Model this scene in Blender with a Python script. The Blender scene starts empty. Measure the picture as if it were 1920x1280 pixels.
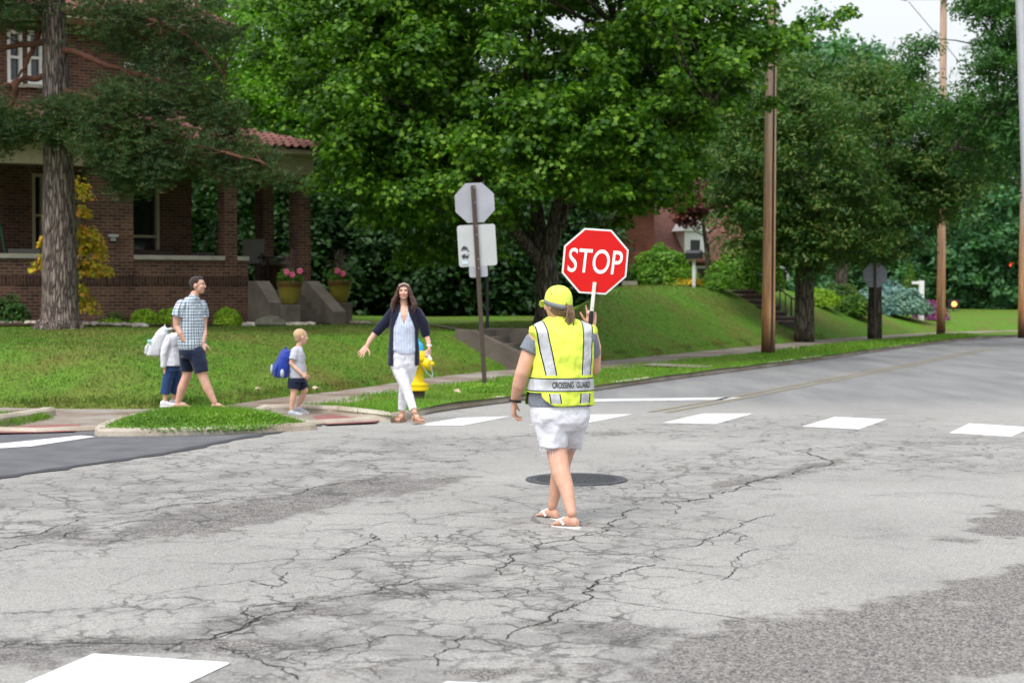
import bpy, bmesh, math, random
import numpy as np
from mathutils import Vector, Matrix
from mathutils.geometry import delaunay_2d_cdt
from mathutils.bvhtree import BVHTree
R=math.radians
scene=bpy.context.scene
C=scene.collection
rng=np.random.default_rng(7); random.seed(7)
# ---------------------------------------------------------------- camera, sky, sun, exposure
F=3000.0; HOR=545.0; CAMZ=1.58
PITCH=math.atan((640-HOR)/F)
cam=bpy.data.cameras.new('camera'); co=bpy.data.objects.new('camera',cam); C.objects.link(co)
co.location=(0,0,CAMZ); co.rotation_euler=(math.pi/2-PITCH,0,0)
cam.sensor_width=36; cam.lens=F/1920*36; cam.clip_start=.1; cam.clip_end=5000
cam.dof.use_dof=True; cam.dof.focus_distance=11.2; cam.dof.aperture_fstop=3.4
scene.camera=co
w=bpy.data.worlds.new('World'); scene.world=w; w.use_nodes=True
nt=w.node_tree; bg=nt.nodes['Background']
sky=nt.nodes.new('ShaderNodeTexSky'); sky.sky_type='NISHITA'; sky.sun_disc=False
sky.sun_elevation=R(58); sky.sun_rotation=R(215); sky.dust_density=1.2; sky.air_density=1.0; sky.altitude=100
hs=nt.nodes.new('ShaderNodeHueSaturation'); hs.inputs['Saturation'].default_value=.2; hs.inputs['Value'].default_value=1.3
nt.links.new(sky.outputs[0],hs.inputs['Color']); tc=nt.nodes.new('ShaderNodeTexCoord'); sz=nt.nodes.new('ShaderNodeSeparateXYZ'); nt.links.new(tc.outputs['Generated'],sz.inputs[0])
mr=nt.nodes.new('ShaderNodeMapRange'); nt.links.new(sz.outputs[2],mr.inputs[0]); mr.inputs[1].default_value=0; mr.inputs[2].default_value=1; mr.inputs[3].default_value=.30; mr.inputs[4].default_value=2.3   # cloud layer: brighter overhead than at the horizon
vm=nt.nodes.new('ShaderNodeVectorMath'); vm.operation='SCALE'; nt.links.new(hs.outputs[0],vm.inputs[0]); nt.links.new(mr.outputs[0],vm.inputs['Scale'])
nt.links.new(vm.outputs[0],bg.inputs[0]); bg.inputs[1].default_value=.15
sl=bpy.data.lights.new('sun','SUN'); sl.energy=1.25; sl.angle=R(16); sl.color=(1,.97,.92)
so=bpy.data.objects.new('sun',sl); C.objects.link(so)
sd=Vector((math.sin(R(215))*math.cos(R(58)),math.cos(R(215))*math.cos(R(58)),math.sin(R(58))))
so.rotation_euler=sd.to_track_quat('Z','Y').to_euler()
scene.view_settings.view_transform='Standard'; scene.view_settings.look='None'
scene.view_settings.exposure=.58; scene.view_settings.gamma=1
scene.cycles.max_bounces=6; scene.cycles.diffuse_bounces=4; scene.cycles.transmission_bounces=4; scene.cycles.transparent_max_bounces=6
scene.cycles.use_denoising=True
# ---------------------------------------------------------------- helpers
cp,sp=math.cos(PITCH),math.sin(PITCH)
def ray(x,y):
    a=(x-960)/F; b=(640-y)/F
    return np.array([a, cp+b*sp, -sp+b*cp])
def px(x,y,z=0.0):                       # pixel of the photograph -> point on the level z
    r=ray(x,y); k=(z-CAMZ)/r[2]; return np.array([r[0]*k,r[1]*k,z])
def pd(x,y,D):                           # pixel -> point at depth D
    r=ray(x,y); k=D/r[1]; return np.array([r[0]*k,D,CAMZ+r[2]*k])
def tag(o,label=None,cat=None,group=None,kind=None):
    if label: o['label']=label
    if cat: o['category']=cat
    if group: o['group']=group
    if kind: o['kind']=kind
    return o
def empty(name,loc=(0,0,0),label=None,cat=None,group=None,rz=0):
    o=bpy.data.objects.new(name,None); C.objects.link(o); o.location=loc; o.rotation_euler=(0,0,rz); o.empty_display_size=.1
    return tag(o,label,cat,group)
class MB:
    def __init__(s): s.v=[];s.f=[];s.m=[];s.n=0
    def add(s,v,f,mi=0):
        v=np.asarray(v,float).reshape(-1,3)
        s.v.append(v); s.f+= [tuple(i+s.n for i in q) for q in f]; s.m+=[mi]*len(f); s.n+=len(v); return s
    def box(s,c,h,rz=0,mi=0,tilt=None):
        x,y,z=h; v=np.array([(a*x,b*y,d*z) for d in(-1,1) for b in(-1,1) for a in(-1,1)],float)
        if tilt is not None: v=v@np.array(tilt).T
        ca,sa=math.cos(rz),math.sin(rz); v=v@np.array([[ca,sa,0],[-sa,ca,0],[0,0,1]])
        return s.add(v+np.array(c),[(0,2,3,1),(4,5,7,6),(0,1,5,4),(2,6,7,3),(0,4,6,2),(1,3,7,5)],mi)
    def tube(s,pts,rad,n=10,mi=0,caps=True):
        pts=np.asarray(pts,float); k=len(pts); rad=np.ones(k)*rad if np.isscalar(rad) else np.asarray(rad,float)
        t=np.gradient(pts,axis=0); t/=np.linalg.norm(t,axis=1)[:,None]+1e-9
        ref=np.array([0,0,1.]) if abs(t[0][2])<.9 else np.array([1.,0,0]); vs=[]
        for i in range(k):
            a=ref-t[i]*np.dot(ref,t[i]); a/=np.linalg.norm(a); ref=a; b=np.cross(t[i],a)
            an=np.arange(n)*2*math.pi/n
            vs.append(pts[i]+rad[i]*(np.cos(an)[:,None]*a+np.sin(an)[:,None]*b))
        f=[(i*n+j,i*n+(j+1)%n,(i+1)*n+(j+1)%n,(i+1)*n+j) for i in range(k-1) for j in range(n)]
        if caps: f+=[tuple(range(n))[::-1],tuple((k-1)*n+j for j in range(n))]
        return s.add(np.concatenate(vs),f,mi)
    def lathe(s,prof,c=(0,0,0),n=20,mi=0,axis=None):
        vs=[];k=len(prof); M=None
        if axis is not None: M=np.array(Vector((0,0,1)).rotation_difference(Vector(axis)).to_matrix())
        for r,z in prof:
            for j in range(n):
                a=2*math.pi*j/n; vs.append((r*math.cos(a),r*math.sin(a),z))
        vs=np.array(vs)
        if M is not None: vs=vs@M.T
        f=[(i*n+j,i*n+(j+1)%n,(i+1)*n+(j+1)%n,(i+1)*n+j) for i in range(k-1) for j in range(n)]
        f+=[tuple(range(n))[::-1],tuple((k-1)*n+j for j in range(n))]
        return s.add(vs+np.array(c),f,mi)
    def ell(s,c,r,M=None,n=16,m=10,mi=0):
        vs=[(0,0,-1)];
        for i in range(1,m):
            p=math.pi*i/m-math.pi/2
            for j in range(n):
                a=2*math.pi*j/n; vs.append((math.cos(p)*math.cos(a),math.cos(p)*math.sin(a),math.sin(p)))
        vs.append((0,0,1)); vs=np.array(vs)*np.array(r)
        if M is not None: vs=vs@np.array(M).T
        f=[(0,1+(j+1)%n,1+j) for j in range(n)]
        for i in range(m-2):
            for j in range(n): f.append((1+i*n+j,1+i*n+(j+1)%n,1+(i+1)*n+(j+1)%n,1+(i+1)*n+j))
        L=len(vs)-1; f+=[(L,L-n+j,L-n+(j+1)%n) for j in range(n)]
        return s.add(vs+np.array(c),f,mi)
    def loft(s,secs,n=20,p=2.0,mi=0):        # secs: (centre, ax, ay[, p])
        vs=[]
        for q in secs:
            c,ax,ay=[np.asarray(t,float) for t in q[:3]]; pp=q[3] if len(q)>3 else p
            for j in range(n):
                a=2*math.pi*j/n; ca,sa=math.cos(a),math.sin(a)
                ca=math.copysign(abs(ca)**(2/pp),ca); sa=math.copysign(abs(sa)**(2/pp),sa)
                vs.append(c+ca*ax+sa*ay)
        k=len(secs)
        f=[(i*n+j,i*n+(j+1)%n,(i+1)*n+(j+1)%n,(i+1)*n+j) for i in range(k-1) for j in range(n)]
        f+=[tuple(range(n))[::-1],tuple((k-1)*n+j for j in range(n))]
        return s.add(vs,f,mi)
    def prism(s,poly,z0,z1,mi=0):
        poly=[tuple(q[:2]) for q in poly]; n=len(poly)
        a=sum(poly[i][0]*poly[(i+1)%n][1]-poly[(i+1)%n][0]*poly[i][1] for i in range(n))
        if a<0: poly=poly[::-1]
        v=[(x,y,z0) for x,y in poly]+[(x,y,z1) for x,y in poly]
        f=[tuple(range(n))[::-1],tuple(range(n,2*n))]+[(i,(i+1)%n,n+(i+1)%n,n+i) for i in range(n)]
        return s.add(v,f,mi)
    def mesh(s,name):
        me=bpy.data.meshes.new(name); v=np.concatenate(s.v)
        me.from_pydata(v.tolist(),[],s.f)
        return me
    def build(s,name,mats,parent=None,smooth=False,loc=None,uv=False,bevel=0,angle=40):
        me=s.mesh(name)
        if not isinstance(mats,(list,tuple)): mats=[mats]
        for m in mats: me.materials.append(m)
        me.polygons.foreach_set('material_index',np.array(s.m,np.int32))
        fixn(me)
        if uv: boxuv(me)
        return link(me,name,parent,loc,smooth,bevel,angle)
def fixn(me):
    bm=bmesh.new(); bm.from_mesh(me); bmesh.ops.recalc_face_normals(bm,faces=bm.faces); bm.to_mesh(me); bm.free()
def link(me,name,parent=None,loc=None,smooth=False,bevel=0,angle=40):
    o=bpy.data.objects.new(name,me); C.objects.link(o)
    if parent is not None: o.parent=parent
    if loc is not None: o.location=loc
    if smooth:
        me.polygons.foreach_set('use_smooth',np.ones(len(me.polygons),bool))
        if smooth!='all':
            try: me.set_sharp_from_angle(angle=R(angle))
            except Exception: pass
    if bevel:
        b=o.modifiers.new('bevel','BEVEL'); b.width=bevel; b.segments=2; b.limit_method='ANGLE'
    return o
def boxuv(me):
    n=len(me.loops); nor=np.empty(len(me.polygons)*3); me.polygons.foreach_get('normal',nor); nor=nor.reshape(-1,3)
    tot=np.empty(len(me.polygons),np.int32); me.polygons.foreach_get('loop_total',tot)
    N=np.repeat(nor,tot,axis=0); vi=np.empty(n,np.int32); me.loops.foreach_get('vertex_index',vi)
    co_=np.empty(len(me.vertices)*3); me.vertices.foreach_get('co',co_); P=co_.reshape(-1,3)[vi]
    h=np.hypot(N[:,0],N[:,1])+1e-6; up=np.abs(N[:,2])>.75
    u=np.where(up,P[:,0],(-P[:,0]*N[:,1]+P[:,1]*N[:,0])/h); v=np.where(up,P[:,1],P[:,2])
    uvl=me.uv_layers.new(name='UVMap'); uvl.data.foreach_set('uv',np.stack([u,v],1).ravel())
def quick(name,V,Fc,k):                  # V (N,3), Fc (M,k) faces of equal size, fast
    me=bpy.data.meshes.new(name); me.vertices.add(len(V)); me.vertices.foreach_set('co',np.ascontiguousarray(V,dtype=np.float32).ravel())
    m=len(Fc); me.loops.add(m*k); me.loops.foreach_set('vertex_index',np.ascontiguousarray(Fc,dtype=np.int32).ravel())
    me.polygons.add(m); me.polygons.foreach_set('loop_start',np.arange(0,m*k,k,dtype=np.int32))
    me.update(calc_edges=True); return me
# ---------------------------------------------------------------- materials
class NT:
    def __init__(s,name):
        s.m=bpy.data.materials.new(name); s.m.use_nodes=True; s.t=s.m.node_tree; s.b=s.t.nodes['Principled BSDF']
    def n(s,typ,**kw):
        nd=s.t.nodes.new('ShaderNode'+typ)
        for k,v in kw.items():
            if hasattr(nd,k) and k not in('inputs',): setattr(nd,k,v)
            else: nd.inputs[k.replace('_',' ')].default_value=v
        return nd
    def l(s,a,b): s.t.links.new(a,b)
    def noise(s,scale,detail=4,vec=None,rough=.55,dist=0):
        nd=s.n('TexNoise'); nd.inputs['Scale'].default_value=scale; nd.inputs['Detail'].default_value=detail
        nd.inputs['Roughness'].default_value=rough; nd.inputs['Distortion'].default_value=dist
        if vec is not None: s.l(vec,nd.inputs['Vector'])
        return nd.outputs[0]
    def ramp(s,fac,stops):
        nd=s.n('ValToRGB'); s.l(fac,nd.inputs[0]); e=nd.color_ramp.elements
        while len(e)<len(stops): e.new(.5)
        for i,(p,c) in enumerate(stops):
            e[i].position=p; e[i].color=(c,c,c,1) if np.isscalar(c) else (*c,1)
        return nd.outputs[0]
    def mix(s,fac,a,b,mode='MIX'):
        nd=s.n('Mix'); nd.data_type='RGBA'; nd.blend_type=mode
        for sock,val in((nd.inputs[0],fac),(nd.inputs[6],a),(nd.inputs[7],b)):
            if isinstance(val,(int,float)): sock.default_value=val if sock==nd.inputs[0] else (val,val,val,1)
            elif isinstance(val,(tuple,list)): sock.default_value=(*val,1)
            else: s.l(val,sock)
        return nd.outputs[2]
    def math(s,op,a,b=None,c=None):
        nd=s.n('Math'); nd.operation=op
        for i,v in enumerate((a,b,c)):
            if v is None: continue
            if isinstance(v,(int,float)): nd.inputs[i].default_value=v
            else: s.l(v,nd.inputs[i])
        return nd.outputs[0]
    def obj(s): return s.n('TexCoord').outputs['Object']
    def mapping(s,vec,scale=(1,1,1),rot=(0,0,0)):
        nd=s.n('Mapping'); nd.inputs['Scale'].default_value=scale; nd.inputs['Rotation'].default_value=rot; s.l(vec,nd.inputs[0]); return nd.outputs[0]
    def attr(s,name):
        nd=s.n('Attribute'); nd.attribute_name=name; return nd
    def bump(s,h,strength=.3,dist=.01):
        nd=s.n('Bump'); nd.inputs['Strength'].default_value=strength; nd.inputs['Distance'].default_value=dist
        s.l(h,nd.inputs['Height']); s.l(nd.outputs[0],s.b.inputs['Normal'])
    def done(s,col,rough=.7,spec=.3,metal=0):
        if isinstance(col,(tuple,list)): s.b.inputs['Base Color'].default_value=(*col,1)
        else: s.l(col,s.b.inputs['Base Color'])
        if isinstance(rough,(int,float)): s.b.inputs['Roughness'].default_value=rough
        else: s.l(rough,s.b.inputs['Roughness'])
        s.b.inputs['Specular IOR Level'].default_value=spec; s.b.inputs['Metallic'].default_value=metal
        return s.m
def plain(name,col,rough=.6,var=.18,scale=8,bump=.15,bscale=60,bd=.003,spec=.3,metal=0,stretch=(1,1,1)):
    m=NT(name); v=m.mapping(m.obj(),stretch); n=m.noise(scale,5,v)
    c=m.ramp(n,[(.25,tuple(k*(1-var) for k in col)),(.75,tuple(min(k*(1+var),1) for k in col))])
    if bump: m.bump(m.noise(bscale,3,v),bump,bd)
    return m.done(c,rough,spec,metal)
def leafmat(name,cols,trans=.35,rough=.5,patch=1.2):
    m=NT(name); g=m.n('NewGeometry'); c=m.ramp(g.outputs['Random Per Island'],[(i/(len(cols)-1),k) for i,k in enumerate(cols)])
    big=m.noise(patch,2,m.obj()); c=m.mix(m.ramp(big,[(.35,0.),(.7,1.)]),c,m.mix(1.0,c,(1.45,1.35,.9),'MULTIPLY'))
    m.done(c,rough,.25)
    tr=m.n('BsdfTranslucent'); m.l(m.mix(1.0,c,(1.2,1.5,.5),'MULTIPLY'),tr.inputs[0])
    mx=m.n('MixShader'); mx.inputs[0].default_value=trans; m.l(m.b.outputs[0],mx.inputs[1]); m.l(tr.outputs[0],mx.inputs[2])
    m.l(mx.outputs[0],m.t.nodes['Material Output'].inputs[0]); return m.m
def brickmat(name,c1,c2,mortar,bw=.21,rh=.072,vertical=False):
    m=NT(name); uv=m.n('TexCoord').outputs['UV']
    b=m.n('TexBrick'); b.inputs['Scale'].default_value=1; b.inputs['Brick Width'].default_value=bw; b.inputs['Row Height'].default_value=rh
    b.inputs['Mortar Size'].default_value=.007; b.inputs['Mortar Smooth'].default_value=.1; b.inputs['Bias'].default_value=0
    b.inputs['Color1'].default_value=(*c1,1); b.inputs['Color2'].default_value=(*c2,1); b.inputs['Mortar'].default_value=(*mortar,1)
    if vertical: m.l(m.mapping(uv,(1,1,1),(0,0,math.pi/2)),b.inputs['Vector'])
    else: m.l(uv,b.inputs['Vector'])
    n=m.noise(1.6,5,m.obj()); c=m.mix(1.0,b.outputs[0],m.ramp(n,[(.25,.6),(.8,1.25)]),'MULTIPLY')
    m.bump(m.math('SUBTRACT',1.0,b.outputs['Fac']),.5,.006); return m.done(c,.85,.2)
MT={}
MT['brick']=brickmat('house_brick',(.155,.076,.048),(.07,.038,.027),(.22,.165,.125))
MT['soldier']=brickmat('soldier_brick',(.085,.042,.027),(.04,.022,.017),(.13,.095,.07),.30,.072,True)
MT['redbrick']=brickmat('red_brick',(.28,.07,.045),(.2,.05,.035),(.3,.2,.16))
MT['cream']=plain('cream_paint',(.42,.37,.25),.5,.1)
MT['white']=plain('white_paint',(.75,.75,.72),.45,.06)
MT['stone_cap']=plain('limestone',(.36,.34,.28),.8,.2,4,.3,40)
MT['concrete']=plain('old_concrete',(.125,.108,.088),.85,.38,1.7,.4,30,.005)
MT['glass']=plain('dark_glass',(.015,.02,.022),.06,.1,2,0,spec=.8)
MT['tile']=plain('clay_tile',(.20,.085,.07),.75,.4,3,.3,30)
MT['wicker']=plain('dark_wicker',(.07,.05,.04),.8,.3,30,.5,90)
MT['grey_weave']=plain('grey_weave',(.15,.14,.125),.8,.15,30,.4,90)
MT['black_metal']=plain('black_metal',(.015,.016,.02),.45,.2,spec=.4)
MT['steel']=plain('galvanised_steel',(.42,.43,.45),.5,.1,5,.05,spec=.5,metal=.3)
MT['signback']=plain('aluminium_back',(.36,.36,.40),.5,.1,3,.05,metal=.15)
MT['rust']=plain('brown_steel_post',(.065,.045,.035),.6,.25,14,.2,50)
def woodpole():
    m=NT('pole_wood'); o=m.obj(); st=m.mapping(o,(9,9,.35)); n=m.noise(2.2,7,st,.65)
    c=m.ramp(n,[(.3,(.09,.045,.025)),(.43,(.44,.19,.075)),(.58,(.66,.36,.17)),(.72,(.66,.55,.44))])
    z=m.n('SeparateXYZ'); m.l(o,z.inputs[0]); hi=m.ramp(m.math('MULTIPLY',z.outputs[2],.13),[(.1,0.),(.75,1.)])
    c=m.mix(hi,c,m.mix(.6,c,(.45,.38,.33))); c=m.mix(m.ramp(m.math('MULTIPLY',z.outputs[2],1.),[(.05,1.),(.9,0.)]),c,(.10,.055,.035))
    m.bump(n,.6,.02); return m.done(c,.85,.2)
MT['pole']=woodpole()
def bark(name,dark,mid,light,sc=(7,7,1.6)):
    m=NT(name); o=m.mapping(m.obj(),sc); v=m.n('TexVoronoi'); v.feature='DISTANCE_TO_EDGE'; v.inputs['Scale'].default_value=1.6
    nz=m.n('TexNoise'); nz.inputs['Scale'].default_value=2; m.l(o,nz.inputs['Vector'])
    m.l(m.mix(.7,o,nz.outputs[1],'ADD'),v.inputs['Vector'])
    e=m.ramp(v.outputs['Distance'],[(0,0.),(.22,1.)]); n=m.noise(3,5,o)
    c=m.mix(e,dark,m.ramp(n,[(.3,mid),(.7,light)])); m.bump(e,.9,.03); return m.done(c,.9,.15)
MT['bark_pine']=bark('pine_bark',(.045,.033,.028),(.19,.14,.12),(.34,.28,.25),(13,13,1.5))
MT['bark']=bark('maple_bark',(.025,.022,.016),(.09,.075,.055),(.16,.14,.11),(9,9,1.2))
MT['limb_pine']=plain('pine_limb',(.13,.055,.035),.85,.35,6,.4)
MT['L_maple']=leafmat('maple_leaf',[(.020,.066,.007),(.036,.105,.010),(.068,.165,.014),(.15,.27,.028)],.38)
MT['L_bright']=leafmat('bright_leaf',[(.06,.15,.015),(.11,.25,.025),(.19,.34,.05)],.45)
MT['L_oak']=leafmat('oak_leaf',[(.016,.058,.014),(.03,.088,.018),(.055,.135,.026),(.12,.15,.035),(.03,.095,.022)],.34)
MT['L_oak2']=leafmat('fresh_oak_leaf',[(.018,.065,.016),(.038,.11,.026),(.07,.17,.04)],.36)
MT['L_far']=leafmat('hazed_far_leaf',[(.028,.085,.042),(.052,.145,.068),(.09,.21,.095)],.36)  # distance haze put into the leaf colour: paler, bluer green, no air volume
MT['L_dark']=leafmat('shade_leaf',[(.010,.034,.011),(.019,.06,.016),(.038,.10,.024)],.3)  # shade of the wood behind the maple put into darker leaf colours
MT['L_pine']=leafmat('pine_needle',[(.012,.042,.014),(.024,.068,.024),(.04,.095,.03),(.10,.06,.02)],.15)
MT['L_lime']=leafmat('lime_leaf',[(.14,.26,.02),(.22,.36,.03),(.3,.44,.05)])
MT['L_yellow']=leafmat('yellow_leaf',[(.28,.30,.02),(.45,.40,.03),(.6,.26,.05),(.2,.32,.03)])
MT['L_blue']=leafmat('blue_needle',[(.05,.12,.11),(.1,.2,.19),(.16,.28,.27)],.1)
MT['L_red']=leafmat('red_leaf',[(.06,.012,.02),(.12,.025,.04),(.18,.05,.06)])
MT['L_purple']=leafmat('purple_flower',[(.2,.04,.2),(.3,.08,.32)])
MT['L_grass']=leafmat('grass_blade',[(.05,.14,.010),(.08,.195,.015),(.12,.25,.024),(.16,.21,.04)],.3,.5,.9)
def lawnblade():
    m=NT('lawn_blade'); g=m.n('NewGeometry'); c=m.ramp(g.outputs['Random Per Island'],[(0,(.05,.12,.010)),(.4,(.08,.18,.016)),(.75,(.12,.215,.026)),(1,(.19,.21,.06))])
    o=m.obj(); p=m.ramp(m.noise(.7,5,o,.65),[(.44,0.),(.6,1.)]); q=m.ramp(m.noise(4.5,4,o,.7),[(.35,.62),(.65,1.25)])
    c=m.mix(m.math('MULTIPLY',p,.75),c,(.19,.155,.045)); c=m.mix(1.0,c,q,'MULTIPLY'); m.done(c,.6,.2)
    tr=m.n('BsdfTranslucent'); m.l(c,tr.inputs[0]); mx=m.n('MixShader'); mx.inputs[0].default_value=.25; m.l(m.b.outputs[0],mx.inputs[1]); m.l(tr.outputs[0],mx.inputs[2]); m.l(mx.outputs[0],m.t.nodes['Material Output'].inputs[0]); return m.m
MT['L_lawn']=lawnblade()
MT['pink']=plain('pink_petal',(.7,.12,.25),.5)
# ---------------------------------------------------------------- reference lines (world x,y)
def line(pts,z): return np.array([px(x,y,z)[:2] for x,y in pts])
K=line([(0,815),(170,808),(400,802),(600,797),(700,791),(762,786),(795,777),(850,768),(950,755),(1115,733),(1250,713),(1400,694),(1520,678),(1640,660),(1750,645),(1830,636),(1905,632)],0)
B=line([(0,758),(100,760),(300,761),(400,758),(483,745),(547,737),(633,728),(700,719),(820,701),(960,688),(1200,667),(1430,644),(1600,629)],.1)
n_=np.array([-.910,.415]); d_=np.array([.415,.910])
K=np.concatenate([[K[0]+n_*40],[K[0]+n_*14],K,[K[-1]+np.array([6,5.])],[K[-1]+np.array([16,9.])],[K[-1]+np.array([80,22.])]])
B=np.concatenate([[B[0]+np.array([-36,14.])],[B[0]+np.array([-12,3.])],B,[B[-1]+d_*9+np.array([2.5,0])],[B[-1]+np.array([17,14])],[B[-1]+np.array([90,30])]])
def smooth_line(P,it=2):
    for _ in range(it):
        Q=[P[0]]
        for a,b in zip(P[:-1],P[1:]): Q+= [a*.75+b*.25,a*.25+b*.75]
        Q.append(P[-1]); P=np.array(Q)
    return P
K=smooth_line(K); B=smooth_line(B)
def dist(P,L):                            # distance of points (N,2) to polyline
    P=np.asarray(P,float); best=np.full(len(P),1e9)
    for a,b in zip(L[:-1],L[1:]):
        d=b-a; t=np.clip(((P-a)@d)/(d@d+1e-12),0,1); q=a+t[:,None]*d
        best=np.minimum(best,np.hypot(*(P-q).T))
    return best
def sstep(a,b,x): t=np.clip((x-a)/(b-a),0,1); return t*t*(3-2*t)
ST_TOP=np.array([-.56,31.95]); ST_DIR=np.array([.91,-.415]); ST_N=np.array([ST_DIR[1],-ST_DIR[0]])
def hlawn(P):
    P=np.asarray(P,float).reshape(-1,2); s=dist(P,B); u=P@d_
    M=sstep(.02,.075,P[:,0]/np.maximum(P[:,1],1)); A=.64+.95*M*(1-.35*sstep(53,58,u)-.6*sstep(58,66,u)); A=A*(1-.6*sstep(56,66,u))
    r=s/(3.3-1.75*sstep(23,28.5,u)+2.0*M)
    h=.1+A*sstep(-.12,1,r)+np.minimum(s,14)*.013
    h+=.03*np.sin(P[:,0]*.9+1)*np.sin(P[:,1]*.7)*np.clip(s/3,0,1)
    h=h*(1-sstep(45,70,s))+.08*sstep(45,70,s)
    h=h-.09*(1-sstep(.0,.12,s))
    q=P-ST_TOP; a=q@ST_DIR; b=q@ST_N      # stair cut
    cut=(a>-.05)&(a<1.75)&(np.abs(b)<.72)
    h=np.where(cut,np.minimum(h,.02),h)
    return h
def hl(x,y): return float(hlawn([[x,y]])[0])
def inpoly(P,poly):
    P=np.asarray(P); c=np.zeros(len(P),bool); x,y=P[:,0],P[:,1]; n=len(poly)
    for i in range(n):
        x1,y1=poly[i];x2,y2=poly[(i+1)%n]
        m=((y1>y)!=(y2>y)); 
        with np.errstate(divide='ignore',invalid='ignore'): xi=(x2-x1)*(y-y1)/(y2-y1)+x1
        c^=m&(x<xi)
    return c
def surface(name,poly,zf,pts,mats,parent=None,edge=.3,kind='structure',uv=False):
    """triangulated ground sheet inside poly with interior sample points, z=zf(P)"""
    poly=np.asarray(poly); bp=[]
    for i in range(len(poly)):
        a,b=poly[i],poly[(i+1)%len(poly)]; L=np.hypot(*(b-a)); far=min(a[1],b[1])
        k=max(1,int(L/(edge if L<30 else 4))); bp+=[a+(b-a)*j/k for j in range(k)]
    bp=np.array(bp); pts=np.asarray(pts); pts=pts[inpoly(pts,poly)]
    al=[Vector(p) for p in bp]+[Vector(p) for p in pts]; n=len(bp)
    vo,_,fo,_,_,_=delaunay_2d_cdt(al,[(i,(i+1)%n) for i in range(n)],[],1,1e-5)
    P=np.array([(v.x,v.y) for v in vo]); z=zf(P)
    me=bpy.data.meshes.new(name); me.from_pydata(np.column_stack([P,z]).tolist(),[],[tuple(f) for f in fo])
    for m in mats: me.materials.append(m)
    fixn(me)
    # upward normals
    if len(me.polygons) and sum(p.normal.z for p in me.polygons[:50])<0: me.flip_normals()
    o=link(me,name,parent,None,'all'); 
    if kind: o['kind']=kind
    return o
def gridpts(x0,x1,y0,y1,st,jit=.3):
    xs,ys=np.meshgrid(np.arange(x0,x1,st),np.arange(y0,y1,st)); P=np.column_stack([xs.ravel(),ys.ravel()])
    return P+rng.uniform(-jit,jit,P.shape)*st
# ---------------------------------------------------------------- ground, road
def grassmat():
    m=NT('lawn_soil_grass'); o=m.obj(); a=m.noise(.55,5,o,.6); b=m.noise(6,5,o,.7); c=m.noise(45,3,m.mapping(o,(1,.35,1)),.7)
    col=m.ramp(b,[(.3,(.055,.13,.012)),(.55,(.09,.19,.018)),(.75,(.14,.245,.03))])
    col=m.mix(m.ramp(a,[(.44,0.),(.62,.75)]),col,(.125,.125,.03))
    col=m.mix(.8,col,m.ramp(c,[(.3,.45),(.7,1.5)]),'MULTIPLY'); m.bump(c,.8,.03); return m.done(col,.85,.1)
MT['lawn']=grassmat()
def conc(name,base,brown):
    m=NT(name); o=m.obj(); a=m.noise(1.1,6,o,.6); b=m.noise(40,4,o,.7)
    c=m.ramp(a,[(.35,brown),(.62,base)]); c=m.mix(.7,c,m.ramp(b,[(.3,.75),(.7,1.2)]),'MULTIPLY'); m.bump(b,.4,.006); return m.done(c,.85,.2)
MT['walk']=conc('sidewalk_concrete',(.26,.235,.2),(.15,.10,.07))
MT['kerb']=conc('kerb_concrete',(.42,.38,.31),(.26,.21,.16))
MT['tactile']=conc('red_tactile',(.26,.10,.095),(.2,.10,.09))
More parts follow.
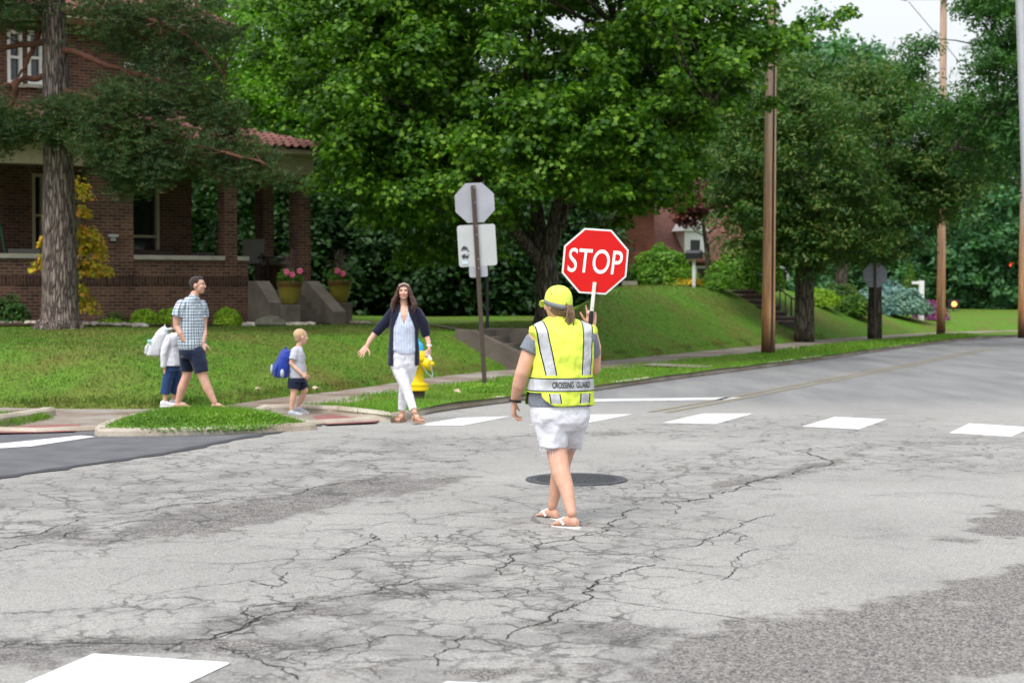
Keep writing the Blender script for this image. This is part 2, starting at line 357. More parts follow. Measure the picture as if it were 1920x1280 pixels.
def asphalt():
    m=NT('worn_asphalt'); o=m.obj(); W=m.attr('wear').outputs['Fac']; CR=m.attr('crk').outputs['Fac']; SM=m.attr('far').outputs['Fac']
    f=m.noise(60,3,o,.8); f2=m.noise(120,2,o,.7); vo=m.n('TexVoronoi'); vo.inputs['Scale'].default_value=105; m.l(o,vo.inputs['Vector']); sx=m.n('SeparateColor'); m.l(vo.outputs['Color'],sx.inputs[0]); chip=sx.outputs[0]; mid=m.noise(3.2,8,o,.68); big=m.noise(.35,3,o)
    light=m.mix(m.ramp(big,[(.3,0.),(.7,1.)]),(.232,.224,.208),(.30,.290,.27))
    dark=m.mix(m.ramp(chip,[(.1,0.),(.5,.5),(.95,1.)]),(.05,.048,.046),(.23,.213,.195))
    k=m.math('ADD',W,m.math('MULTIPLY',m.math('SUBTRACT',mid,.5),2.3))
    mk=m.ramp(m.math('ADD',k,m.math('MULTIPLY',m.math('SUBTRACT',chip,.5),.16)),[(.44,0.),(.60,1.)])
    c=m.mix(m.math('MULTIPLY',mk,.92),light,dark)
    mk2=m.ramp(m.noise(1.3,9,m.mapping(o,(1,1,1),(0,0,.5)),.72),[(.56,0.),(.66,.45)])
    c=m.mix(mk2,c,(.15,.143,.133))
    c=m.mix(SM,c,m.mix(m.ramp(m.noise(.9,6,m.mapping(o,(1.4,.3,1),(0,0,R(24.5)))),[(.35,0.),(.7,1.)]),(.15,.15,.148),(.225,.223,.218)))
    c=m.mix(1.,c,m.ramp(f,[(.3,.7),(.5,1.),(.7,1.22)]),'MULTIPLY'); c=m.mix(.6,c,m.ramp(chip,[(.05,.6),(.5,1.05),(.95,1.3)]),'MULTIPLY')
    c=m.mix(.5,c,m.ramp(f2,[(.3,.6),(.7,1.35)]),'MULTIPLY')
    # crazing
    def cracks(sc,wd,seed):
        nz=m.n('TexNoise'); nz.inputs['Scale'].default_value=sc*1.8; nz.inputs['Detail'].default_value=6; nz.inputs['Roughness'].default_value=.65; m.l(o,nz.inputs['Vector'])
        add=m.n('VectorMath'); add.operation='MULTIPLY_ADD'; m.l(nz.outputs[1],add.inputs[0]); add.inputs[1].default_value=(.75/sc,)*3
        m.l(m.mapping(o,(1,1,1),(0,0,seed)),add.inputs[2])
        v=m.n('TexVoronoi'); v.feature='DISTANCE_TO_EDGE'; v.inputs['Scale'].default_value=sc; m.l(add.outputs[0],v.inputs['Vector'])
        return m.math('DIVIDE',v.outputs['Distance'],wd)
    brk=m.ramp(m.noise(2.2,5,o,.7),[(.42,0.),(.56,1.)])
    c1=m.ramp(cracks(1.6,.026,.3),[(.2,1.),(1,0.)]); c2=m.ramp(cracks(4.2,.065,1.1),[(.2,1.),(1,0.)])
    cr=m.math('MAXIMUM',m.math('MULTIPLY',m.math('MULTIPLY',c1,m.ramp(CR,[(.08,0.),(.4,1.)])),m.math('ADD',m.math('MULTIPLY',brk,.6),.4)),m.math('MULTIPLY',m.math('MULTIPLY',c2,brk),m.ramp(CR,[(.22,0.),(.65,.9)])))
    # soft halo of dirt round the crazing
    c=m.mix(m.math('MULTIPLY',m.ramp(cracks(1.15,.16,.3),[(.1,1.),(1,0.)]),m.ramp(CR,[(.2,0.),(.8,.45)])),c,(.13,.125,.12))
    c=m.mix(m.math('MULTIPLY',cr,.8),c,(.045,.042,.04))
    m.bump(m.math('SUBTRACT',f,m.math('MULTIPLY',cr,1.5)),.5,.006)
    return m.done(c,.82,.25)
MT['asphalt']=asphalt()
MT['fresh']=plain('dark_asphalt',(.10,.10,.105),.8,.25,3,.5,120,.004)
MT['crackfill']=plain('crack',(.035,.033,.032),.9,.3)
def paint():
    m=NT('road_paint'); o=m.obj(); n=m.noise(14,8,o,.7); c=m.ramp(n,[(.27,(.36,.36,.35)),(.37,(.60,.60,.59)),(.7,(.70,.70,.69))]); v=m.n('TexVoronoi'); v.feature='DISTANCE_TO_EDGE'; v.inputs['Scale'].default_value=2.1; m.l(m.mix(.25,o,m.noise(5,5,o),'ADD'),v.inputs['Vector']); c=m.mix(m.ramp(v.outputs['Distance'],[(.0,.75),(.018,0.)]),c,(.2,.19,.18)); sp=m.noise(55,3,o,.8); c=m.mix(m.ramp(sp,[(.34,.6),(.42,0.)]),c,(.3,.29,.28))
    m.bump(m.noise(95,3,o),.35,.004); return m.done(c,.6,.3)
MT['paint']=paint()
def yel():
    m=NT('worn_yellow_paint'); o=m.obj(); n=m.noise(7,8,o,.75); c=m.ramp(n,[(.35,(.14,.13,.115)),(.72,(.30,.24,.14))]); return m.done(c,.75,.2)
MT['yellow']=yel()
ground=MB().add([(-900,-400,-.05),(1500,-400,-.05),(1500,1800,-.05),(-900,1800,-.05)],[(0,1,2,3)]).build('ground',MT['lawn']); ground['kind']='structure'
# road lattice with wear attributes, sampled finer where it is looked at from near by
xs=np.concatenate([np.arange(-4200,-200,200),np.arange(-200,2120,16),np.arange(2120,6200,200)])
ys=np.concatenate([[551,553,556,560,566],np.arange(572,1290,7.),np.arange(1300,1700,40),[1900,2300,3000,4000]])
V=np.array([px(x,y,0) for y in ys for x in xs]); nx=len(xs); ny=len(ys)
Fq=np.array([(j*nx+i,(j+1)*nx+i,(j+1)*nx+i+1,j*nx+i+1) for j in range(ny-1) for i in range(nx-1)])
V[:,1]=np.minimum(V[:,1],130)
gx,gy=np.meshgrid(xs,ys); gx=gx.ravel(); gy=gy.ravel()
def blobs(L):
    a=np.zeros(len(gx))
    for cx,cy,rx,ry,rot,s in L:
        c,s_=math.cos(R(rot)),math.sin(R(rot)); X=(gx-cx)*c+(gy-cy)*s_; Y=-(gx-cx)*s_+(gy-cy)*c
        a=np.maximum(a,s*np.exp(-((X/rx)**2+(Y/ry)**2)**1.3))
    return a
wear=blobs([(1650,1215,560,95,-6,1.1),(1900,1110,250,60,-12,.9),(1150,1185,190,35,3,.75),(1010,1262,500,16,0,.6),(1900,985,120,36,0,.85),(1820,1012,80,10,0,.7),
 (440,965,330,30,-10,.95),(700,915,210,22,-6,.95),(330,925,170,9,-3,.6),(110,1000,120,20,-8,.7),(570,1145,220,28,-8,.72),(350,1205,380,22,0,.8),(60,1225,120,40,0,.8),
 (880,1090,200,18,-12,.55),(1290,870,200,8,-18,.6),(1520,878,130,12,-14,.75),(1390,903,80,10,-8,.8),(1860,884,90,7,0,.6),(1700,835,200,6,-4,.4),(850,965,90,9,0,.4),(640,1020,90,8,-6,.4),(1130,812,300,9,-2,.6),(660,1270,240,26,0,.5),(250,860,220,10,-8,.5)])
crk=.12*(gy>815)+blobs([(330,930,520,75,-8,.9),(620,860,420,32,-5,.75),(900,1080,420,120,-8,.8),(560,1190,420,90,0,1.),(900,1220,380,90,0,1.),(1250,900,420,50,-10,.6),(1750,850,260,35,0,.65),(200,1200,300,60,0,.6),(1150,1000,260,60,0,.5),(1500,800,420,28,0,.5)])
far=sstep(775,742,gy)*sstep(900,1100,gx+ (770-gy)*3)
far=np.maximum(far,0)
me=quick('road',V,Fq,4)
for nm,a in(('wear',wear),('crk',crk),('far',far)):
    at=me.attributes.new(nm,'FLOAT','POINT'); at.data.foreach_set('value',a.astype(np.float32))
me.materials.append(MT['asphalt']); me.materials.append(MT['crackfill'])
# traced cracks: thin jagged ribbons laid in the same mesh
def jag(P,amp,it=5):
    P=[np.array(p) for p in P]
    for k in range(it):
        Q=[P[0]]
        for a,b in zip(P[:-1],P[1:]):
            L=np.hypot(*(b-a)); nn=np.array([-(b-a)[1],(b-a)[0]])
            Q+=[ (a+b)/2+nn*rng.normal(0,amp), b]
            if L<.012: pass
        P=Q
    return np.array(P)
CR=[([(1452,962),(1410,975),(1370,992),(1350,1005),(1315,1020),(1220,1039),(1160,1040),(1020,1041)],.010),([(1220,1039),(1250,1052)],.010),
([(1230,1058),(1180,1068),(1165,1080),(1110,1100),(1112,1120),(1080,1135),(1030,1155),(985,1175),(950,1198)],.016),([(1112,1120),(1180,1130),(1240,1140),(1390,1160),(1450,1166)],.008),
([(1365,998),(1400,1005),(1422,1030),(1385,1050),(1378,1070),(1355,1090)],.009),([(1630,835),(1560,865),(1490,885),(1400,908),(1340,925),(1290,940),(1245,940)],.022),([(1245,938),(1265,965)],.012),
([(1195,950),(1140,980),(1125,1000),(1040,1015),(1010,1030),(965,1050),(940,1080)],.014),([(1130,995),(1200,1007),(1330,1010)],.008),([(0,1202),(75,1208),(300,1207),(390,1200),(450,1180),(590,1132),(700,1110),(820,1080)],.012),
([(300,1047),(550,1049),(690,1046),(740,1053),(860,1052),(960,1066)],.008),([(600,1052),(690,1020),(700,1000),(740,1017)],.010),([(410,1210),(500,1245),(560,1275)],.012),([(700,1110),(850,1125),(960,1110)],.008),
([(500,1240),(620,1215),(740,1190),(830,1195)],.010),([(880,1190),(850,1215),(830,1250)],.010),([(965,1100),(990,1115),(960,1120)],.008),([(600,985),(700,985),(780,975),(860,962),(930,955)],.008),([(770,998),(820,1012),(960,1025)],.008),
([(1290,890),(1240,905),(1200,920)],.010),([(1630,930),(1680,925),(1790,925),(1915,940)],.008),([(1420,855),(1400,870)],.01),([(470,1088),(520,1100),(540,1072)],.012),([(1510,905),(1600,900),(1750,905),(1920,912)],.006),
([(0,1010),(120,985),(260,960),(420,935),(560,925),(640,905),(720,890)],.014),([(0,1035),(60,1020),(190,990),(300,975)],.014),([(560,1135),(470,1165),(390,1200)],.02),([(1040,1090),(900,1110),(800,1105),(700,1100)],.008)]
cm=MB()
def ribbon(P2,w0):
    P2=jag(P2,.12,6); k=len(P2); t=np.gradient(P2,axis=0); t/=np.hypot(*t.T)[:,None]+1e-9; nn=np.column_stack([-t[:,1],t[:,0]])
    ww=w0*.27*(.35+1.1*np.abs(np.sin(np.linspace(0,9,k)+rng.uniform(0,6))+rng.normal(0,.35,k)))*np.minimum(1,np.minimum(np.arange(k),np.arange(k)[::-1])/8+.15)
    a=P2+nn*ww[:,None]; b=P2-nn*ww[:,None]
    v=np.concatenate([np.column_stack([a,np.full(k,.003)]),np.column_stack([b,np.full(k,.003)])]); cm.add(v,[(i,i+1,k+i+1,k+i) for i in range(k-1)])
    return P2
for pts,w0 in CR:
    Pw=[px(x,y,0)[:2] for x,y in pts]; Q=ribbon(Pw,w0)
    for _ in range(int(len(pts)*.8)):     # side branches
        i=rng.integers(0,len(Q)); L=rng.uniform(.08,.45); an=rng.uniform(0,6.28)
        ribbon([Q[i],Q[i]+L*.5*np.array([math.cos(an),math.sin(an)]),Q[i]+L*np.array([math.cos(an+.5),math.sin(an+.5)])],w0*.55)
me2=cm.mesh('tmp'); bm=bmesh.new(); bm.from_mesh(me); 
tmp=bmesh.new(); tmp.from_mesh(me2); bmesh.ops.recalc_face_normals(tmp,faces=tmp.faces)
for f in tmp.faces:
    if f.normal.z<0: f.normal_flip()
    f.material_index=1
tmp.to_mesh(me2); tmp.free(); n0=len(bm.faces); bm.from_mesh(me2); bm.faces.ensure_lookup_table()
for f in bm.faces[n0:]: f.material_index=1
bm.to_mesh(me); bm.free()
road=link(me,'road'); road['kind']='structure'
# side road of darker new asphalt, tar seam
sidep=line([(-60,812),(0,813),(170,806),(400,800),(600,795),(560,803),(500,812),(420,826),(330,846),(200,864),(90,880),(0,893),(-80,905)],0)
sidep=np.concatenate([sidep,[sidep[-1]+n_*30],[sidep[0]+n_*34+d_*3]])
fr=MB().prism(sidep,-.02,.004).build('side_road',MT['fresh']); fr['kind']='structure'
seam=MB(); P=smooth_line(line([(600,797),(560,804),(500,813),(420,827),(330,847),(200,866),(90,882),(0,895),(-80,907)],0))
k=len(P); wv=.03+.10*rng.random(k); t=np.gradient(P,axis=0); t/=np.hypot(*t.T)[:,None]; nn=np.column_stack([-t[:,1],t[:,0]])
seam.add(np.concatenate([np.column_stack([P+nn*wv[:,None],np.full(k,.007)]),np.column_stack([P-nn*wv[:,None]*.6,np.full(k,.007)])]),[(i,i+1,k+i+1,k+i) for i in range(k-1)])
o=seam.build('road_seam',plain('tar',(.045,.045,.05),.6)); o['kind']='structure'
def sheet(name,pts,z,mat,label=None,cat=None,group=None):
    P=line(pts,z); o=MB().prism(P,z-.002,z).build(name,mat)
    if label: tag(o,label,cat,group)
    else: o['kind']='structure'
    return o
G='white zebra bars of the far crossing'
for nm,pts in (('a',[(780,797),(868,797),(957,780),(858,783)]),('b',[(992,796),(1093,794),(1186,776),(1075,777)]),('c',[(1243,792),(1342,794),(1412,775),(1318,775)]),
   ('d',[(1504,799),(1611,804),(1663,785.5),(1566,781)]),('e',[(1780,811),(1896,818),(1936,801),(1818,793)]),('f',[(2060,824),(2180,834),(2210,815),(2095,806)])):
    sheet('road_marking',pts,.005,MT['paint'])
sheet('road_marking',[(1000,755),(1112,752),(1360,748.5),(1390,744.5),(1112,748),(1000,751)],.005,MT['paint'])
sheet('road_marking',[(-300,842),(0,839.5),(60,836),(179,818),(150,816),(-10,832),(-300,836)],.010,MT['paint'])
sheet('road_marking',[(175,1224),(434,1241),(330,1290),(240,1330),(-70,1330),(30,1286)],.005,MT['paint'])
sheet('road_marking',[(838,1276),(1090,1288),(1000,1340),(720,1330)],.005,MT['paint'])
yl=smooth_line(line([(1235,773),(1380,746),(1520,719),(1640,697),(1760,673),(1850,655)],0)); k=len(yl)
t=np.gradient(yl,axis=0); t/=np.hypot(*t.T)[:,None]; nn=np.column_stack([-t[:,1],t[:,0]]); ym=MB()
for off in(-.11,.11):
    a=yl+nn*(off+.05); b=yl+nn*(off-.05)
    ym.add(np.concatenate([np.column_stack([a,np.full(k,.005)]),np.column_stack([b,np.full(k,.005)])]),[(i,i+1,k+i+1,k+i) for i in range(k-1)])
o=ym.build('road_marking',MT['yellow']); o['kind']='structure'
# sidewalk sheet between the road edge and the lawn
def hwalk(P): return .012+np.minimum(dist(P,K)*.04,.048)
walkpoly=np.concatenate([K[::-1],B+np.array([0,.0])])
iw=(B[:,0]>-200)
pts=np.concatenate([gridpts(-14,22,16,60,.45)])
Bo=B.copy(); 
surface('sidewalk',walkpoly,hwalk,pts,[MT['walk']],edge=.4)
# lawn
lp=np.concatenate([B,[[150,95],[150,170],[-110,170],[-110,60]]])
q=gridpts(-16,14,20,45,.33); q2=gridpts(-40,40,20,75,1.1); q2=q2[~((q2[:,0]>-16)&(q2[:,0]<14)&(q2[:,1]<45))]; q3=gridpts(-105,145,20,165,6)
q3=q3[~((np.abs(q3[:,0])<40)&(q3[:,1]<75))]
ex=np.array([ST_TOP+ST_DIR*a+ST_N*b for a in np.arange(-.3,2.8,.12) for b in(-.85,-.79,-.74,-.7,.7,.74,.79,.85)])
q=q[~(((q-ST_TOP)@ST_DIR>-.35)&((q-ST_TOP)@ST_DIR<2.8)&(np.abs((q-ST_TOP)@ST_N)<.9))]
pts=np.concatenate([q,ex,q2,q3])
lawn=surface('lawn',lp,hlawn,pts,[MT['lawn']],edge=.33)
# verges
ZV=.088
def vpoly(pts,z=.15): return smooth_line(np.concatenate([line(pts,z)]),1)
V1=line([(560,751),(640,741),(700,728),(820,711),(960,698),(1200,678),(1430,655),(1600,637),(1720,628),(1800,622)],.13)
V1k=[]
kk=K[(K[:,0]>-1.6)&(K[:,1]<120)]
cor=line([(478,765),(500,760),(545,758),(620,762),(700,768),(745,772),(780,772)],.14)
V1b=np.concatenate([V1,[V1[-1]+np.array([6,6.])],[V1[-1]+np.array([70,22.])]])
kend=kk[np.argsort(kk[:,0])]
V2=line([(-400,797),(-100,792),(0,785),(60,778),(112,771),(60,768),(0,767),(-100,770),(-400,772)],.14)
verge_poly=np.concatenate([V1b[::-1],cor[:-1],kend+n_*.0])
def hverge(P): return np.full(len(P),ZV)+.015*np.sin(P[:,0]*2)*np.sin(P[:,1]*1.7)-.09*(1-sstep(0,.12,np.minimum(dist(P,V1b),dist(P,V2[:1] if len(V2)<2 else V2))))
verge=surface('verge',verge_poly,hverge,gridpts(-5,40,18,75,.6),[MT['lawn']],edge=.4)
V2=line([(-400,797),(-100,792),(0,785),(60,778),(112,771),(60,768),(0,767),(-100,770),(-400,772)],.14)
verge2=surface('verge',V2,hverge,gridpts(-20,-2,16,26,.5),[MT['lawn']],edge=.4)
ISL=line([(190,798),(300,799),(440,796.5),(520,793),(572,789),(555,783),(510,775),(420,770),(300,772),(225,783)],.1)
def hisl(P): return .03+.10*sstep(0,.45,dist(P,np.concatenate([ISL,ISL[:1]])))
island=surface('grass_island',ISL,hisl,gridpts(-8,0,16,22,.15),[MT['lawn']],edge=.2)
def kerb(name,P,w=.15,z0=-.01,z1=.15,mat=None,breaks=0):
    P=np.asarray(P); k=len(P); Z1=np.broadcast_to(z1,(k,)); t=np.gradient(P,axis=0); t/=np.hypot(*t.T)[:,None]; nn=np.column_stack([-t[:,1],t[:,0]])
    vs=[]
    for i in range(k):
        z1=Z1[i]; prof=[(0,z0),(.015,z1-.03),(.04,z1),(w,z1),(w,z0)]
        for a,z in prof: q=P[i]+nn[i]*a; vs.append((q[0],q[1],z+rng.normal(0,.002)))
    m=len(prof); f=[(i*m+j,i*m+j+1,(i+1)*m+j+1,(i+1)*m+j) for i in range(k-1) for j in range(m-1)]+[tuple(range(m)),tuple((k-1)*m+j for j in range(m))]
    o=MB().add(vs,f).build(name,mat or MT['kerb']); o['kind']='structure'; return o
def resamp(P,st):
    P=np.asarray(P); s=np.concatenate([[0],np.cumsum(np.hypot(*np.diff(P,axis=0).T))]); q=np.arange(0,s[-1],st)
    return np.column_stack([np.interp(q,s,P[:,0]),np.interp(q,s,P[:,1])])
kr=K[(K[:,0]>-1.15)&(K[:,1]<75)]
kq=resamp(smooth_line(np.concatenate([cor[:-1],kr[1:]+n_*.03])),.25); kerb('kerb',kq,.16,-.01,np.interp(np.arange(len(kq))*.25,[0,.5,1.6,3.2],[.05,.14,.14,.085]))
kerb('kerb',resamp(line([(-400,802),(-100,798),(0,789),(60,781),(100,774),(113,770)],.1),.2),.16,-.01,.16)
kerb('kerb',resamp(np.array(K[(K[:,0]<-1.2)&(K[:,0]>-14)]),.2),.2,-.01,.045)
isb=line([(165,805),(230,785),(300,772)],.05)
kerb('kerb',resamp(smooth_line(line([(300,772),(225,784),(172,803),(182,808)],.06)),.12),.14,-.01,.10)
kerb('kerb',resamp(smooth_line(line([(182,808),(300,807.5),(400,805),(500,801),(588,796.5),(600,795),(560,785),(520,778)],.06)),.12),.13,-.01,.085)
for pp in ([(-60,806),(0,807),(140,803),(152,793),(60,795),(-60,797)],[(612,791),(705,787),(715,779),(640,774),(585,779)]): surface('tactile_paving',line(pp,.05),lambda P:hwalk(P)+.003,gridpts(-8,0,16,22,.2),[MT['tactile']],edge=.15)
sheet('path',[(1195,684),(1310,689),(1340,686),(1230,680)],.112,MT['walk'])
# walkway on top of the bank
wp=np.array([pd(600,600,37.2)[:2],pd(700,600,36.8)[:2],pd(800,603,36.2)[:2],ST_TOP+ST_N*.6-ST_DIR*.1,ST_TOP-ST_N*.6-ST_DIR*.1,ST_TOP-ST_N*.6-ST_DIR*.7,pd(800,602,37.2)[:2],pd(700,600,37.6)[:2],pd(600,600,38.2)[:2]])
surface('path',wp,lambda P:hlawn(P)+.03,gridpts(-6,1,32,39,.3),[MT['walk']],edge=.3)
pp=np.array([pd(1560,628,53)[:2],pd(1625,622,54)[:2],pd(1600,618,58)[:2],pd(1560,612,58)[:2]])
#surface('path',pp,lambda P:hlawn(P)+.03,gridpts(8,16,50,60,.4),[MT['walk']],edge=.4)
# mulch bed under the house wall
W_=np.array([math.cos(R(32)),math.sin(R(32))]); N_=np.array([W_[1],-W_[0]]); P0=np.array([-6.02,36.5])   # along the porch wall, outward
def hw(x,y): q=P0+W_*x-N_*y; return q        # house local: x along wall (0=right end), y into the house
MT['mulch']=plain('mulch',(.045,.022,.015),.95,.5,20,.8,60,.02)
bed=np.array([hw(-7.5,0.2),hw(-7.5,-1.9),hw(-4,-2.2),hw(-1.5,-1.5),hw(.3,-1.2),hw(1.3,-1.7),hw(2.6,-1.2),hw(2.4,.2)])
surface('flower_bed',bed,lambda P:hlawn(P)+.035,gridpts(-15,-2,30,40,.3),[MT['mulch']],edge=.3)
# ---------------------------------------------------------------- grass
def grass(name,P,zf,h,wd,mat,lean=.5):
    n=len(P); z=zf(P); an=rng.uniform(0,math.pi,n); hh=h*rng.uniform(.5,1.25,n); ww=wd*rng.uniform(.6,1.4,n)
    dx,dy=np.cos(an)*ww/2,np.sin(an)*ww/2; lx,ly=rng.normal(0,lean,(2,n))*hh
    V=np.empty((n,3,3)); V[:,0]=np.column_stack([P[:,0]-dx,P[:,1]-dy,z-.01]); V[:,1]=np.column_stack([P[:,0]+dx,P[:,1]+dy,z-.01]); V[:,2]=np.column_stack([P[:,0]+lx,P[:,1]+ly,z+hh])
    me=quick(name,V.reshape(-1,3),np.arange(3*n).reshape(n,3),3); me.materials.append(mat)
    o=bpy.data.objects.new(name,me); C.objects.link(o); o['kind']='stuff'; return o
def scat(poly,n):
    poly=np.asarray(poly); lo,hi=poly.min(0),poly.max(0); P=rng.uniform(lo,hi,(n,2)); return P[inpoly(P,poly)]
P=scat(ISL,26000); grass('grass',P,hisl,.085,.012,MT['L_grass'])
P=scat(ISL,26000); P=P[dist(P,np.concatenate([isb]))>0]; 
vis=lambda P:(np.abs(P[:,0]/P[:,1])<.55)
P=np.concatenate([scat(line([(470,760),(640,738),(960,696),(1430,650),(1430,692),(1115,735),(790,780)],.15),90000)]); P=P[inpoly(P,verge_poly)]; grass('grass',P,hverge,.05,.013,MT['L_grass'])
P=scat(line([(1430,652),(1700,628),(1800,622),(1900,632),(1640,660),(1430,690)],.15),50000); P=P[inpoly(P,verge_poly)]; grass('grass',P,hverge,.07,.03,MT['L_grass'])
P=scat(V2,20000); P=P[vis(P)]; grass('grass',P,hverge,.05,.012,MT['L_grass'])
cl=np.array([[-15,22.5],[-9,20.5],[-4.5,20.4],[.5,31],[6,43],[9,50],[5,53],[-1,38],[-5,36],[-12,33],[-17,29]])
P=scat(cl,640000); P=P[inpoly(P,lp)&vis(P)]
keep=rng.random(len(P))<np.clip(26./P[:,1],0,1)**2
P=P[keep]; q_=P-ST_TOP; P=P[~((q_@ST_DIR>-.7)&(q_@ST_DIR<1.9)&(np.abs(q_@ST_N)<.9))]; P=P[~inpoly(P,bed)&~inpoly(P,wp)]
grass('grass',P,hlawn,.036,.016,MT['L_lawn'],.9)
# rough tufts at the foot of the bank and round the posts
P=np.concatenate([B[(B[:,0]>-8)&(B[:,0]<10)][rng.integers(0,((B[:,0]>-8)&(B[:,0]<10)).sum(),9000)]])+rng.normal(0,.16,(9000,2))
P=P[inpoly(P,lp)]; grass('grass',P,hlawn,.06,.014,MT['L_lawn'])
# broad-leaved weeds among the island grass and at the sign post foot
P=scat(line([(195,800),(340,801),(480,797),(560,789),(540,783),(420,790),(300,792),(215,792)],.1),9000)
z=hisl(P)+rng.uniform(.01,.07,len(P)); WEED=(P,z)
P=np.concatenate([P,line([(909,727)],.15)+rng.normal(0,.13,(500,2))]); z=np.concatenate([z,.12+rng.uniform(0,.10,500)])
# ---------------------------------------------------------------- trees
LS={'maple':np.array([(0,-.45),(.16,-.30),(.5,-.30),(.34,-.06),(.55,.22),(.22,.2),(0,.6),(-.22,.2),(-.55,.22),(-.34,-.06),(-.5,-.30),(-.16,-.30)])[::-1],
    'oval':np.array([(0,-.5),(.25,-.1),(.2,.25),(0,.55),(-.2,.25),(-.25,-.1)]),
    'oak':np.array([(0,-.5),(.2,-.25),(.09,-.1),(.26,.12),(.1,.2),(0,.55),(-.1,.2),(-.26,.12),(-.09,-.1),(-.2,-.25)]),
    'quad':np.array([(0,-.5),(.32,0),(0,.5),(-.32,0)])}
def leafmesh(name,pos,nor,size,shape,mat,fold=.0):
    """one small face per leaf: pos (N,3), nor (N,3) face normals"""
    n=len(pos); S=LS[shape]; k=len(S)
    nor=nor/(np.linalg.norm(nor,axis=1)[:,None]+1e-9)
    r=rng.normal(0,1,(n,3)); a=np.cross(nor,r); a/=np.linalg.norm(a,axis=1)[:,None]+1e-9; b=np.cross(nor,a)
    sz=size*rng.uniform(.6,1.3,n)
    V=pos[:,None,:]+sz[:,None,None]*(S[None,:,0,None]*a[:,None,:]+S[None,:,1,None]*b[:,None,:])
    V-=nor[:,None,:]*(np.abs(S[:,0])**1.5*.5)[None,:,None]*sz[:,None,None]
    me=quick(name,V.reshape(-1,3),np.arange(n*k).reshape(n,k),k); me.materials.append(mat); return me
me=leafmesh('weeds',np.column_stack([P,z]),rng.normal(0,.5,(len(P),3))+np.array([0,-.4,.9]),.035,'oval',MT['L_grass']); o=link(me,'weeds'); o['kind']='stuff'
def clusters(ells,n,shell=.55):
    """cluster centres in a union of ellipsoids (c, r), biased to the outside"""
    out=[];wt=np.array([np.prod(np.array(e[1]))**.67 for e in ells]); wt/=wt.sum()
    for e,k in zip(ells,(wt*n).astype(int)+1):
        v=rng.normal(0,1,(k,3)); v/=np.linalg.norm(v,axis=1)[:,None]; rr=(shell+(1-shell)*rng.random(k))**.8
        rr*=1+.14*np.sin(v[:,0]*7+e[0][0])*np.cos(v[:,2]*6+e[0][1])
        out.append(np.array(e[0])+v*rr[:,None]*np.array(e[1]))
    return np.concatenate(out)
def spray(cen,R_,per,flat=.45,droop=.35):
    """leaves of every cluster: a flattened drooping disc"""
    n=len(cen)*per; c=np.repeat(cen,per,0); rad=R_*np.repeat(rng.uniform(.6,1.35,len(cen)),per)
    v=rng.normal(0,1,(n,3)); v/=np.linalg.norm(v,axis=1)[:,None]; v*=rng.random(n)[:,None]**.45
    v[:,2]*=flat; pos=c+v*rad[:,None]; pos[:,2]-=droop*(v[:,0]**2+v[:,1]**2)*rad
    nor=np.column_stack([v[:,0]*.9,v[:,1]*.9,np.full(n,.75)])+rng.normal(0,.42,(n,3)); return pos,nor
def branches(mb,skel,cen,r0,sub=None):
    sk=np.concatenate([np.column_stack([np.interp(np.linspace(0,1,14),np.linspace(0,1,len(p)),np.array(p)[:,i]) for i in range(3)]) for p in skel])
    for c in cen:
        lo=sk[sk[:,2]<c[2]+.2]; 
        if len(lo)==0: lo=sk
        j=np.argmin(np.linalg.norm(lo-c,axis=1)+np.maximum(0,lo[:,2]-c[2])); a=lo[j]; L=np.linalg.norm(c-a); m=(a+c)/2+rng.normal(0,.1,3)*L+np.array([0,0,.08*L])
        t=np.linspace(0,1,5)[:,None]; P=(1-t)**2*a+2*t*(1-t)*m+t*t*c
        mb.tube(P,np.linspace(min(r0,.012+.014*L),.008,5),5,caps=False)
def tree(kind,label,cat,base,skel,rads,ells,ncl,R_,per,leaf,shape,lmat,bmat,group=None,flat=.45,droop=.35,shell=.5,nbr=90,keepf=None,n=14,extra=None):
    t=empty(kind,(0,0,0),label,cat,group); t.location=base; b=np.array(base)
    mb=MB(); 
    for P,r in zip(skel,rads):
        P=np.array(P,float); k=max(6,len(P)*4); u=np.linspace(0,len(P)-1,k); Q=np.column_stack([np.interp(u,np.arange(len(P)),P[:,i]) for i in range(3)])
        for _ in range(3): Q[1:-1]=(Q[:-2]+Q[1:-1]*2+Q[2:])/4
        rr=np.interp(u,np.linspace(0,len(P)-1,len(r)),r); mb.tube(Q-b,rr*(1+rng.normal(0,.03,k)),n)
    cen=clusters(ells,ncl,shell)
    if keepf is not None: cen=cen[keepf(cen)]
    if extra is not None: cen=np.concatenate([cen,extra])
    sub=cen[rng.permutation(len(cen))[:nbr]]
    m2=MB(); branches(m2,skel,sub,.09); m2.v=[v-b for v in m2.v]
    for v,f in ((np.concatenate(m2.v),m2.f),): mb.add(v,f)
    tr=mb.build('trunk',bmat,t,'all')
    pos,nor=spray(cen,R_,per,flat,droop); 
    me=leafmesh('crown',pos-b,nor,leaf,shape,lmat); link(me,'crown',t)
    return t,cen
